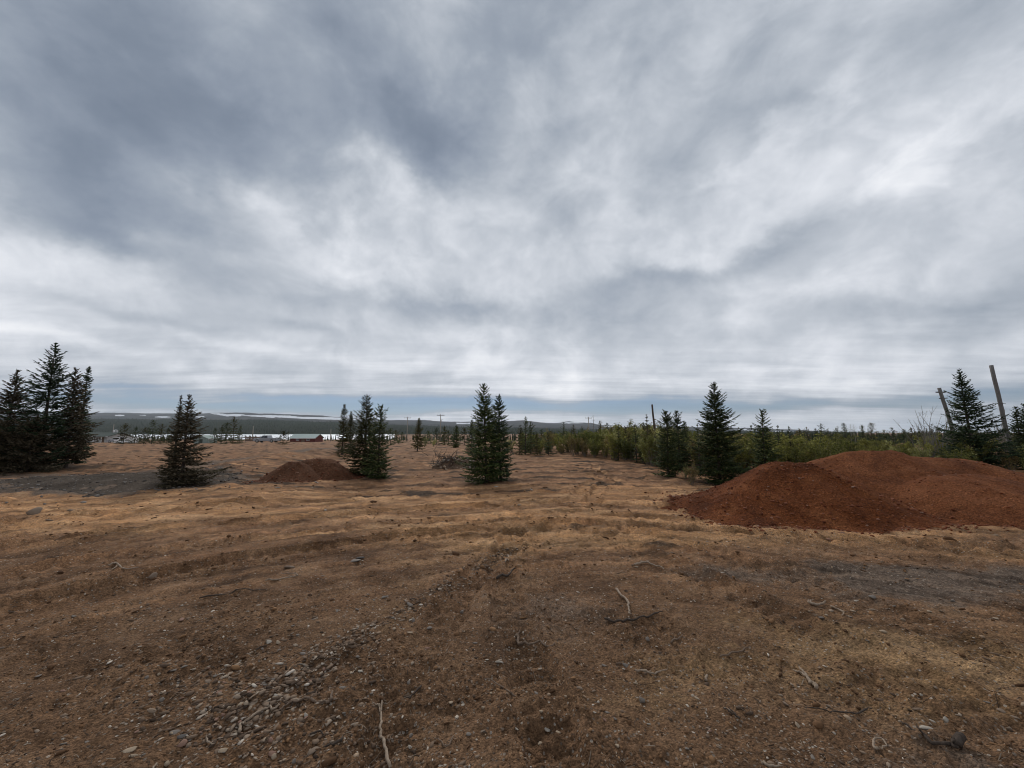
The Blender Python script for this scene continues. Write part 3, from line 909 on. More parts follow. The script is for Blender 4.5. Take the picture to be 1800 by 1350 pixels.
def build_piles():
    G = "red gravel piles at the right"
    build_pile("gravel_pile", CONES[0], RED, (3.0, 11.0, 6.4, 13.0), 0.036, "front red gravel pile with a fan-shaped toe, left of the three merged red piles", G, 3600, 0.0125, 101, 0.75)
    build_pile("gravel_pile", CONES[1], RED_FAR, (6.5, 16.0, 6.6, 15.2), 0.055, "tallest smooth red gravel pile in the middle of the merged red piles", G, 2000, 0.013, 131, 0.6)
    build_pile("gravel_pile", CONES[2], RED_FAR, (10.5, 20.0, 7.2, 14.5), 0.06, "low flat-topped red gravel pile cut off by the right edge of the photo", G, 1200, 0.013, 151, 0.6)
    build_pile("gravel_pile", CONES[3], RED_SMALL, (-13.0, -4.5, 11.5, 18.5), 0.06, "small reddish brown sand pile beside the spruces left of centre", None, 1200, 0.016, 171, 0.8)
    build_pile("gravel_spread", CONES[4], GREY, (-20, -7.5, 9.5, 18), 0.07, "low dark grey gravel heap spread beside the road, left of the dusty spruce", None, 2000, 0.018, 191, 0.6)


build_piles()

# ------------------------------------------------------------------ conifers
BARK = simple("spruce_bark", (0.060, 0.045, 0.036), (0.10, 0.08, 0.066), 14, 0.95, bump=0.4)
BARK_GREY = simple("grey_bark", (0.16, 0.14, 0.12), (0.25, 0.225, 0.20), 12, 0.95)
NEEDLE = tinted("spruce_needles", [(0.0, (0.016, 0.026, 0.008)), (0.5, (0.035, 0.053, 0.016)), (0.82, (0.066, 0.087, 0.028)), (0.95, (0.118, 0.120, 0.047)), (1.0, (0.156, 0.146, 0.076))], None, spec=0.15, rough=0.75, objvar=0.3)
NEEDLE_BLUE = tinted("blue_spruce_needles", [(0.0, (0.016, 0.029, 0.013)), (0.6, (0.032, 0.056, 0.025)), (0.93, (0.067, 0.096, 0.041)), (1.0, (0.127, 0.131, 0.069))], None, spec=0.15, rough=0.75, objvar=0.3)
NEEDLE_OLIVE = tinted("olive_spruce_needles", [(0.0, (0.025, 0.025, 0.008)), (0.5, (0.060, 0.059, 0.019)), (0.85, (0.098, 0.089, 0.033)), (1.0, (0.161, 0.126, 0.067))], None, spec=0.1, rough=0.85, objvar=0.3)
NEEDLE_DUSTY = tinted("dusty_spruce_needles", [(0.0, (0.027, 0.023, 0.014)), (0.5, (0.065, 0.054, 0.031)), (1.0, (0.156, 0.120, 0.081))], None, spec=0.05, rough=0.95)
LARCH = tinted("bare_larch_twigs", [(0.0, (0.08, 0.075, 0.055)), (1.0, (0.17, 0.17, 0.12))], None)


def spindles(B, T, W, lift=None):
    """flat pointed sprays from base points to tips"""
    n = len(B)
    D = T - B
    Ln = np.linalg.norm(D, axis=1, keepdims=True) + 1e-9
    d = D / Ln
    up = np.tile(np.array([0.0, 0.0, 1.0]), (n, 1))
    s = np.cross(d, up); s /= (np.linalg.norm(s, axis=1, keepdims=True) + 1e-6)
    nn = np.cross(s, d)
    mid = B + 0.38 * D
    W = W[:, None]
    V = np.stack([B, mid + s * W, mid - s * W, mid + nn * W * 0.75, T], 1)
    f = np.array([(0, 1, 3), (0, 3, 2), (0, 2, 1), (4, 3, 1), (4, 2, 3), (4, 1, 2)])
    F = (f[None] + (np.arange(n) * 5)[:, None, None]).reshape(-1, 3)
    return V.reshape(-1, 3), F


def spruce_meshes(seed, h, rad, crown_from=0.03, density=1.0, taper=0.9, spiky=0.5, twig=0.05, width=0.016, droop=0.25, lod=0, bulge=0.0, gap=0.0, dust=0.0, sparse_top=0.12):
    """(trunk mesh data, crown mesh data) of one spruce of height h and crown radius rad"""
    rng = np.random.default_rng(seed)
    Bs, Ts, Ws, Cs = [], [], [], []
    sp = (0.098 if lod == 0 else 0.19) * (h / 3.5) ** 0.5 / density
    z = crown_from * h
    lean = rng.normal(0, 0.012, 2)

    def axis(zz): return np.array([lean[0] * zz + 0.012 * h * math.sin(2.2 * zz / h + seed), lean[1] * zz, zz])
    lop = rng.uniform(0, 6.28)
    while z < h * 0.985:
        t = z / h
        prof = (1 - t) ** taper * (1 - math.exp(-(t + 0.05) * 14)) * (1 + bulge * math.sin(math.pi * min(t * 1.6, 1)))
        # layered outline: every whorl has its own reach
        lay = rng.uniform(0.78, 1.10)
        L0 = rad * prof * lay + (0.018 + 0.02 * (1 - t)) * (h / 3.5)
        nb = int(rng.integers(5, 8)) if lod == 0 else int(rng.integers(4, 6))
        if t > 1 - sparse_top: nb = int(rng.integers(3, 5))
        a0 = rng.uniform(0, 6.28)
        for k in range(nb):
            if rng.random() < gap: continue
            a = a0 + 6.2832 * k / nb + rng.normal(0, 0.25)
            L = L0 * rng.uniform(0.62, 1.12) * (1 + 0.12 * math.cos(a - lop))
            if rng.random() < 0.06 * spiky * 2: L *= 1.28
            slope = np.interp(t, [0, 0.35, 0.7, 0.9, 1], [-0.22 - droop, -0.05 - droop * 0.6, 0.22, 0.65, 1.2]) + rng.normal(0, 0.09)
            curl = np.interp(t, [0, 0.4, 1], [0.38, 0.30, 0.15])
            ca, sa = math.cos(a), math.sin(a)
            o = axis(z + rng.normal(0, 0.02))

            def pt(s):
                return o + np.array([ca * L * s, sa * L * s, L * (slope * s + curl * s * s)])
            n = max(2, int(L / twig))
            # the branch itself, leafy
            ns = max(2, int(L / 0.14))
            for q in range(ns):
                Bs.append(pt(q / ns)); Ts.append(pt(min((q + 1.5) / ns, 1.06))); Ws.append(width * rng.uniform(0.8, 1.3)); Cs.append(rng.random())
            for q in range(n):
                s = 0.14 + 0.86 * (q + rng.random() * 0.7) / n
                b = pt(s)
                tl = (0.42 * L * (1 - s) ** 0.8 + (0.030 + 0.022 * (1 - t)) * (h / 3.5)) * rng.uniform(0.6, 1.2)
                tl = min(tl, 0.34 * (h / 3.5))
                for sd in (-1, 1):
                    if rng.random() < 0.12: continue
                    an = a + sd * rng.uniform(0.65, 1.15)
                    dz = slope * 0.5 + curl * s * 0.7 + rng.normal(-0.12, 0.16)
                    d = np.array([math.cos(an), math.sin(an), dz]); d /= np.linalg.norm(d)
                    e = b + d * tl
                    Bs.append(b); Ts.append(e); Ws.append(width * rng.uniform(0.75, 1.35)); Cs.append(rng.random())
                    if lod == 0 and tl > 0.13:
                        for u in (0.3, 0.6):
                            an2 = an + rng.choice((-1, 1)) * rng.uniform(0.5, 0.9)
                            d2 = np.array([math.cos(an2), math.sin(an2), dz + rng.normal(-0.1, 0.2)])
                            Bs.append(b + d * tl * u); Ts.append(b + d * tl * u + d2 * tl * 0.42); Ws.append(width * rng.uniform(0.7, 1.1)); Cs.append(rng.random())
        z += sp * rng.uniform(0.6, 1.35) * (0.75 + 0.5 * (1 - t))
    # leader
    Bs.append(axis(h * 0.93)); Ts.append(axis(h * 1.0)); Ws.append(width * 0.7); Cs.append(0.3)
    for k in range(4):
        a = k * 1.57 + rng.random(); zz = h * rng.uniform(0.965, 0.985)
        Bs.append(axis(zz)); Ts.append(axis(zz) + np.array([math.cos(a), math.sin(a), 1.1]) * 0.022 * h); Ws.append(width * 0.5); Cs.append(0.4)
    V, F = spindles(np.array(Bs), np.array(Ts), np.array(Ws))
    T = np.repeat(np.array(Cs), 5)
    n = 12
    pts = [axis(h * 0.985 * i / n) for i in range(n + 1)]
    pts[0] = pts[0] - np.array([0, 0, 0.12])
    r0 = 0.013 * h + 0.012
    tb = MB().tube(pts, [r0 * (1 - i / n) ** 0.9 + 0.004 for i in range(n + 1)], 7)
    return tb, V, F, T


def put_spruce(px, top, base, label, group, seed, rad_px, mat=None, depth=None, name="spruce_tree", bark=None, rz=None, **kw):
    """spruce whose foot and tip are seen at these rows of the photo"""
    lean = (px - 900.0) / 5500.0
    if depth is None:
        p = pix(px + lean * (base - top), base); x, y, z = p
    else:
        x, y = at_depth(px + lean * (HOR + 1224.0 / depth - top), depth); z = gzc(x, y)
    d = y
    h = CAM_H + (HOR - top) / F_PX * d - z
    rad = 1.28 * rad_px / F_PX * d
    kw.setdefault('width', 0.0222 * max(1.0, d / 15.0) ** 0.55 * max(1.0, h / 3.6) ** 0.6)
    kw.setdefault('twig', 0.056 * max(1.0, d / 15.0) ** 0.7 * max(1.0, h / 3.6) ** 0.9)
    tb, V, F, T = spruce_meshes(seed, h, rad, **kw)
    root = empty(name, (x, y, z - 0.02))
    tag(root, label, 'tree', group)
    tb.build("trunk", bark or BARK, root, True)
    link("crown", new_mesh("crown", V, F, mat or NEEDLE, False, {'tint': T}), root)
    return root


G_CLR = "spruces standing in the clearing"
# column, tip row, foot row, half width at the base (pixels)
put_spruce(28, 648, 824, "spruce cut by the left edge, left of the tall trio tree", "spruce trio at the left edge", 201, 46, NEEDLE_DUSTY, density=0.95, taper=0.9, bulge=0.1, gap=0.08)
put_spruce(96, 600, 823, "tallest spruce of the trio at the left edge, spiky open top", "spruce trio at the left edge", 202, 52, NEEDLE_BLUE, density=0.82, spiky=1.0, taper=0.85, droop=0.1, gap=0.1)
put_spruce(138, 646, 822, "dense round-shouldered spruce, right one of the trio at the left edge", "spruce trio at the left edge", 203, 26, NEEDLE_DUSTY, density=1.1, taper=0.62, bulge=0.35, crown_from=0.10)
put_spruce(157, 643, 816, "slender spruce tip crowding the right tree of the left trio", "spruce trio at the left edge", 204, 17, NEEDLE_BLUE, density=1.0, taper=0.6, bulge=0.2)
put_spruce(62, 738, 830, "low brownish dusty spruce filling the foot of the left trio", "spruce trio at the left edge", 205, 50, NEEDLE_DUSTY, density=1.0, taper=0.6)
put_spruce(5, 742, 834, "dust covered spruce at the very left border of the photo", "spruce trio at the left edge", 206, 44, NEEDLE_DUSTY, density=1.0, taper=0.6)
put_spruce(337, 692, 856, "dusty spruce with a thick dark top beside the grey gravel heap", G_CLR, 211, 50, NEEDLE_DUSTY, density=1.0, taper=0.95, crown_from=0.0, bulge=-0.15)
put_spruce(321, 694, 853, "thin twin tip left of the dusty spruce by the grey heap", G_CLR, 212, 20, NEEDLE_DUSTY, density=1.0, taper=1.0)
put_spruce(605, 711, 797, "narrow taller spruce behind the dirt road, left of the olive pair", G_CLR, 221, 15, NEEDLE_OLIVE, density=1.0, taper=0.7, crown_from=0.06)
put_spruce(618, 723, 795, "shorter thin spruce just right of the narrow one by the road", G_CLR, 222, 12, NEEDLE_OLIVE, density=1.0, taper=0.7)
put_spruce(648, 694, 836, "olive green spruce with a pointed top, taller of the pair left of centre", G_CLR, 223, 32, NEEDLE_OLIVE, density=1.05, taper=0.62, crown_from=0.02, bulge=0.1)
put_spruce(671, 712, 840, "darker shorter spruce of the pair left of centre, thin bare tip", G_CLR, 224, 25, NEEDLE, density=1.05, taper=0.5, sparse_top=0.25, bulge=0.1)
put_spruce(736, 735, 793, "small lone spruce in front of the hill between the two utility poles", G_CLR, 231, 14, NEEDLE_OLIVE, density=1.0, taper=0.75, crown_from=0.12)
put_spruce(802, 748, 787, "small dark cone-shaped spruce right of the nearer utility pole", G_CLR, 232, 12, NEEDLE, density=1.0, taper=0.7)
put_spruce(828, 738, 800, "slim spruce half hidden behind the tall centre pair", G_CLR, 233, 13, NEEDLE, density=1.0, taper=0.7)
put_spruce(855, 675, 845, "tallest dark spruce at the centre, left one of the close pair", G_CLR, 241, 37, NEEDLE, density=1.15, taper=0.62, crown_from=0.03, bulge=0.12)
put_spruce(881, 695, 843, "right and shorter spruce of the close centre pair", G_CLR, 242, 27, NEEDLE_BLUE, density=1.15, taper=0.55, crown_from=0.04, bulge=0.12)
put_spruce(1170, 722, 838, "narrow dark spruce just right of the bare brown post", G_CLR, 251, 23, NEEDLE, density=1.1, taper=0.5, bulge=0.1)
put_spruce(1189, 722, 828, "thin-topped spruce behind the narrow one right of the brown post", G_CLR, 252, 20, NEEDLE, density=1.0, taper=0.6, sparse_top=0.2)
put_spruce(1203, 741, 818, "short spruce tip showing between the narrow spruces and the broad one", G_CLR, 253, 13, NEEDLE, density=1.0, taper=0.6)
put_spruce(1254, 673, 849, "broad dark pyramid spruce left of the red gravel piles", G_CLR, 254, 40, NEEDLE, density=1.2, taper=0.66, crown_from=0.02, bulge=0.12)
put_spruce(1338, 720, 838, "slim spruce with a thin tip rising behind the front red pile", G_CLR, 255, 27, NEEDLE, density=1.1, taper=0.62, sparse_top=0.3)
put_spruce(1692, 646, 832, "broad blue-green spruce with long layered branches, between the two grey posts", G_CLR, 261, 56, NEEDLE_BLUE, density=0.92, taper=1.05, spiky=1.0, droop=0.05, gap=0.06, sparse_top=0.1)
put_spruce(1784, 713, 826, "dark spruce at the right edge, left one of two beyond the tall post", G_CLR, 262, 22, NEEDLE, density=1.0, taper=0.7)
put_spruce(1803, 709, 827, "spruce cut off by the right border of the photo", G_CLR, 263, 24, NEEDLE, density=1.0, taper=0.7)

# spruces beyond: tips seen above the scrub
SCRUB_SPRUCES = [
    (914, 748, 31, "left shoulder of the spruce clump right of the centre pair"), (923, 735, 31, "highest spruce of the clump right of the centre pair"),
    (932, 742, 31.5, "right shoulder of the spruce clump right of the centre pair"), (943, 764, 30, "small dark spruce tucked in the scrub right of the clump"),
    (963, 762, 29.5, "low spruce in the scrub midway between the clump and the round-topped one"), (989, 744, 33, "round-topped spruce standing clear above the scrub before the snowy hill"),
    (1053, 744, 44, "dark spruce right beside the bare larch"), (1065, 748, 46, "second spruce right of the bare larch"),
    (1126, 747, 22, "squat spruce left of the bare brown post"), (1134, 733, 23, "pointed black spruce directly left of the bare brown post"),
    (1378, 755, 20, "low bushy spruce right of the slim tree behind the front pile"), (1369, 760, 34, "lowest dark spruce beside the slim tree behind the front pile"),
    (1398, 758, 40, "spruce tip above the scrub left of the two merged pile tops"), (1436, 749, 42, "tallest thin spruce tip over the front pile's right shoulder"),
    (1426, 758, 44, "lesser spruce tip left of the tallest thin one over the piles"), (1448, 760, 46, "lesser spruce tip right of the tallest thin one over the piles"),
    (1477, 748, 48, "dark spruce among grey larches above the highest red pile"), (1508, 752, 52, "thin black spire of a spruce above the highest red pile"),
    (1523, 748, 55, "thin black spire right of the other above the highest red pile"), (1545, 760, 56, "small spruce tip between the spires and the grey birch"),
    (1580, 759, 58, "small lone spruce tip near the far pole on the right"), (1639, 757, 30, "dark little spruce left of the broad layered one"),
    (1608, 762, 48, "low spruce tip left of the grey birch"),
    (952, 757, 42, "thin spruce tip between the clump and the low spruce in the scrub"), (1008, 752, 46, "spruce tip right of the round-topped spruce"), (1022, 755, 48, "small spruce tip left of the far pole by the larch"),
    (1082, 750, 25, "pointed spruce between the larch and the brown post"), (1096, 755, 26, "low pointed spruce right of the larch"), (1112, 752, 23, "spruce left of the squat one by the brown post"),
    (1219, 750, 17.5, "dark spruce peeping left of the broad pyramid spruce"), (1292, 757, 28, "low spruce right of the broad pyramid spruce"), (1312, 752, 19, "spruce tip between the broad pyramid and the slim tree"),
    (1357, 752, 18, "dark spruce right behind the slim tree"), (1412, 756, 46, "fine spruce tip over the front pile's crest"), (1462, 757, 44, "low spruce at the crease between the two red piles"),
    (1560, 757, 50, "thin spruce tip left of the tiny far pole"), (1592, 757, 46, "thin spruce tip right of the tiny far pole"), (1628, 759, 40, "little spruce before the grey birch shrub"),
]
for i, (px, top, dep, lab) in enumerate(SCRUB_SPRUCES):
    put_spruce(px, top - (5 if px > 1000 else 2), None, lab, "spruces rising out of the scrub", 300 + i, (15 if px < 1000 else 14) * (1.0 if top < 750 else 0.85), NEEDLE if i % 3 else NEEDLE_OLIVE, depth=dep, density=0.9, taper=0.7, lod=1)
put_spruce(1040, 729, None, "leafless grey larch standing above the scrub, right of a far pole", None, 341, 12, LARCH, depth=36, name="larch_tree", bark=BARK_GREY, density=0.55, taper=0.8, width=0.010, droop=-0.1, lod=1, gap=0.2)
for i, (px, top, dep, lab) in enumerate([(1464, 748, 50, "pale feathery larch left of the dark spruce above the piles"), (1486, 745, 52, "pale feathery larch right of the dark spruce above the piles"), (1494, 747, 54, "rightmost of three pale larches above the highest red pile"), (1618, 752, 30, "grey wispy larch beside the leaning post")]):
    put_spruce(px, top, None, lab, "pale larches behind the piles", 345 + i, 10, LARCH, depth=dep, name="larch_tree", bark=BARK_GREY, density=0.6, taper=0.6, width=0.014, droop=-0.1, lod=1, gap=0.15)

# spruces round the houses at the left and in the middle distance
MID = [(219, 756, 118), (228, 744, 84), (246, 750, 90), (262, 752, 80), (277, 739, 76), (291, 746, 84), (302, 752, 90), (311, 756, 100), (384, 752, 96), (396, 748, 90), (405, 744, 84), (418, 733, 80), (428, 749, 88),
       (503, 758, 74), (690, 752, 62), (697, 757, 78), (769, 752, 70), (783, 750, 60), (790, 757, 66), (818, 752, 60), (709, 760, 90), (637, 757, 80), (754, 758, 74)]
MIDLAB = ["small spruce right of the grey house", "pointed spruce behind the white van", "middle spruce right of the white van", "low spruce between the van and the tall dark one", "tallest dark spruce between the house and the dusty spruce",
          "spruce right of the tallest dark one behind the road", "spruce just left of the dusty spruce", "small spruce behind the dusty spruce", "left spruce of the clump right of the green shed", "second spruce of the clump right of the green shed", "broad spruce of the clump right of the green shed",
          "tall thin spire in the clump right of the green shed", "right spruce of the clump right of the green shed", "little flat-branched spruce in front of the red shed's left end", "spruce right of the olive pair before the far pole", "lesser spruce between the olive pair and the far pole",
          "small spruce left of the nearer utility pole", "olive spruce at the foot of the nearer utility pole", "low spruce between the nearer pole and the cone-shaped spruce", "spruce left of the slim one behind the centre pair", "low spruce at the far pole's foot",
          "spruce tip between the narrow pair and the olive pair", "low spruce between the lone spruce and nearer pole"]
for i, ((px, top, dep), lab) in enumerate(zip(MID, MIDLAB)):
    put_spruce(px, top, None, lab, "spruces around the houses and poles", 400 + i, 11 + 6 * (dep < 85) + (4 if i == 10 else 0), (NEEDLE, NEEDLE_OLIVE)[i % 2], depth=dep, density=0.8, taper=0.75, lod=1)

# ------------------------------------------------------------------ far wood: reads as one mass
def far_wood():
    rng = np.random.default_rng(77)
    Q, Yv, Z = HILLS
    spots = []
    # on the wooded slope beyond the lake
    n = 7000
    xs0, ys0 = Q[:, 0], Yv[0]
    q = rng.uniform(-1.7, 0.9, n); y = 1310 + 1500 * rng.random(n) ** 1.3
    ii = np.clip(np.searchsorted(xs0, q), 1, len(xs0) - 1); jj = np.clip(np.searchsorted(ys0, y), 1, len(ys0) - 1)
    t = (y - ys0[jj - 1]) / (ys0[jj] - ys0[jj - 1])
    z = Z[ii, jj - 1] * (1 - t) + Z[ii, jj] * t
    spots.append(np.stack([q * y, y, z - 0.5, rng.uniform(6, 13, n)], -1))
    # this side of the lake and over the flats to the right
    n = 5200
    y = 70 * (1100 / 70) ** rng.random(n); q = rng.uniform(-1.5, 1.55, n)
    x = q * y
    keep = ~((q < -0.20) & (y > 290)) & ~((q < -0.1) & (y < 135)) & ~((q > -0.35) & (q < 0.02) & (y < 170)) & ~((q >= -0.1) & (q < 0.2) & (y < 90))
    keep &= ~((q < -0.4) & (q > -0.86) & (y < 330) & (rng.random(n) < 0.8))
    x, y = x[keep], y[keep]
    hh = rng.uniform(2.2, 4.6, len(x)) * np.where(x > 0, 1.0, 0.8)
    hh = np.where(rng.random(len(x)) < 0.06, hh * 1.5, hh)
    hh = np.where(x / y >= -0.2, np.minimum(hh, CAM_H - 0.2 - ground_z(x, y, False) + (HOR - 757 + rng.normal(0, 2.0, len(x)) ) / F_PX * y), hh)
    hh = np.maximum(hh, 0.8)
    hh = np.where(x / y < -0.2, np.minimum(hh, 0.9 + 0.012 * y), hh)
    spots.append(np.stack([x, y, ground_z(x, y, False), hh], -1))
    S = np.vstack(spots)
    n = len(S)
    # each: three ragged tiers of a five-sided spire
    Vs, Fs, off = [], [], 0
    ang = np.arange(5) * 2 * np.pi / 5
    for (lo, hi, rr) in ((0.02, 0.55, 0.17), (0.32, 0.8, 0.12), (0.6, 1.0, 0.075)):
        a = ang[None] + rng.uniform(0, 6.28, (n, 1)); r = rr * S[:, 3:4] * rng.uniform(0.6, 1.3, (n, 5))
        ring = np.stack([S[:, 0:1] + np.cos(a) * r, S[:, 1:2] + np.sin(a) * r, S[:, 2:3] + S[:, 3:4] * (lo + rng.uniform(-0.04, 0.04, (n, 5)))], -1)
        tip = np.stack([S[:, 0], S[:, 1], S[:, 2] + S[:, 3] * hi], -1)[:, None]
        Vs.append(np.concatenate([ring, tip], 1))
        f = np.array([(k, (k + 1) % 5, 5) for k in range(5)]) + off
        Fs.append(f); off += 6
    V = np.concatenate(Vs, 1)
    F = (np.concatenate(Fs)[None] + (np.arange(n) * 18)[:, None, None]).reshape(-1, 3)
    T = np.repeat(rng.random(n), 18)
    m = tinted("far_conifers", [(0.0, (0.016, 0.024, 0.013)), (0.6, (0.032, 0.040, 0.020)), (1.0, (0.062, 0.060, 0.034))], None)
    o = link("far_wood", new_mesh("far_wood", V.reshape(-1, 3), F, m, False, {'tint': T}))
    tag(o, "distant dark conifer wood along the lake and the lower hills", "forest", kind='stuff')


far_wood()

# ------------------------------------------------------------------ leafy scrub along the clearing
STEM = simple("shrub_stems", (0.105, 0.085, 0.065), (0.20, 0.17, 0.135), 20, 0.9)
LEAF = [tinted("willow_leaves", [(0.0, (0.089, 0.094, 0.024)), (0.6, (0.189, 0.188, 0.052)), (1.0, (0.316, 0.307, 0.103))], None, spec=0.15, rough=0.7, trans=0.45, objvar=0.3),
        tinted("alder_leaves", [(0.0, (0.064, 0.080, 0.023)), (0.6, (0.143, 0.153, 0.045)), (1.0, (0.250, 0.249, 0.081))], None, spec=0.15, rough=0.7, trans=0.45, objvar=0.3),
        tinted("pale_willow_leaves", [(0.0, (0.175, 0.174, 0.057)), (0.6, (0.338, 0.327, 0.130)), (1.0, (0.511, 0.538, 0.272))], None, spec=0.15, rough=0.7, trans=0.45, objvar=0.3),
        tinted("birch_buds", [(0.0, (0.102, 0.078, 0.035)), (0.6, (0.189, 0.150, 0.065)), (1.0, (0.297, 0.249, 0.116))], None, spec=0.1, rough=0.8, trans=0.35, objvar=0.3)]


def shrub_proto(seed, leaves, h=2.0, w=0.9, leaf=0.036, stems=13, low=0.22):
    rng = np.random.default_rng(seed)
    mb = MB(); tips = []
    for k in range(stems):
        a = rng.uniform(0, 6.28); rr = w * rng.uniform(0.15, 1.0) ** 0.7
        hh = h * rng.uniform(0.62, 1.0) * (1 - 0.22 * (rr / w) ** 2)
        b = np.array([math.cos(a), math.sin(a), 0]) * 0.16 * w * rng.random()
        e = np.array([math.cos(a) * rr, math.sin(a) * rr, hh])
        m = b * 0.5 + e * 0.5 + np.array([-math.cos(a) * rr * 0.18, -math.sin(a) * rr * 0.18, hh * 0.06]) + rng.normal(0, 0.05, 3)
        pts = spline([b - np.array([0, 0, 0.08]), m, e], 3)
        mb.tube(pts, list(np.linspace(0.016, 0.004, len(pts))), 4, False)
        for q in range(6):
            s = rng.uniform(0.25, 0.97); i = min(int(s * (len(pts) - 1)), len(pts) - 2)
            o = pts[i]; a2 = a + rng.normal(0, 1.0); l = rng.uniform(0.18, 0.46) * h * 0.5 * (1.15 - s * 0.55)
            t = o + np.array([math.cos(a2) * l * 0.6, math.sin(a2) * l * 0.6, l * rng.uniform(0.5, 1.0)])
            mb.tube([o, t], [0.006, 0.002], 3, False)
            tips.append((o, t))
        tips.append((pts[-3], pts[-1]))
    n = leaves
    ti = rng.integers(0, len(tips), n); s = rng.uniform(0.15, 1.06, n)
    A = np.array([t[0] for t in tips]); B = np.array([t[1] for t in tips])
    P = A[ti] + (B[ti] - A[ti]) * s[:, None] + rng.normal(0, 0.045, (n, 3))
    P = P[P[:, 2] > low * rng.uniform(0.3, 1.3, n)]; n = len(P)
    d = rng.normal(0, 1, (n, 3)); d[:, 2] = d[:, 2] * 0.6 + 0.3; d /= np.linalg.norm(d, axis=1, keepdims=True)
    u = np.cross(d, rng.normal(0, 1, (n, 3))); u /= np.linalg.norm(u, axis=1, keepdims=True)
    ll = leaf * rng.lognormal(0, 0.3, (n, 1))
    V = np.stack([P, P + d * ll * 0.9 + u * ll * 0.5, P + d * ll * 2, P + d * ll * 0.9 - u * ll * 0.5], 1)
    F = np.arange(n * 4).reshape(n, 4)
    return mb, V.reshape(-1, 3), F, np.repeat(rng.random(n), 4)


PROTO = []
for k in range(10):
    kind = (0, 1, 0, 3, 1, 2, 0, 1, 3, 2)[k]
    mb, V, F, T = shrub_proto(500 + k, (3300, 3600, 2800, 2100, 3400, 1900, 3000, 3200, 1700, 3300)[k], 2.0, (0.95, 0.85, 0.75, 0.9, 1.0, 0.8, 0.85, 0.95, 0.8, 0.9)[k])
    PROTO.append((mb.mesh("stems", STEM), new_mesh("foliage", V, F, LEAF[kind], False, {'tint': T}), kind))
mb, V, F, T = shrub_proto(530, 420, 2.4, 1.0, 0.018, 16)
BARE = (mb.mesh("stems", BARK_GREY), new_mesh("foliage", V, F, LARCH, False, {'tint': T}), 4)


def put_shrub(x, y, h, k, label, group, rng, name="willow_shrub", proto=None, wide=1.0):
    st, fo, kind = proto or PROTO[k]
    s = h / 2.0
    root = empty(name, (x, y, gzc(x, y) - 0.02), rng.uniform(0, 6.28), (s * wide, s * wide, s))
    tag(root, label, 'shrub', group)
    link("stems", st, root); link("foliage", fo, root)


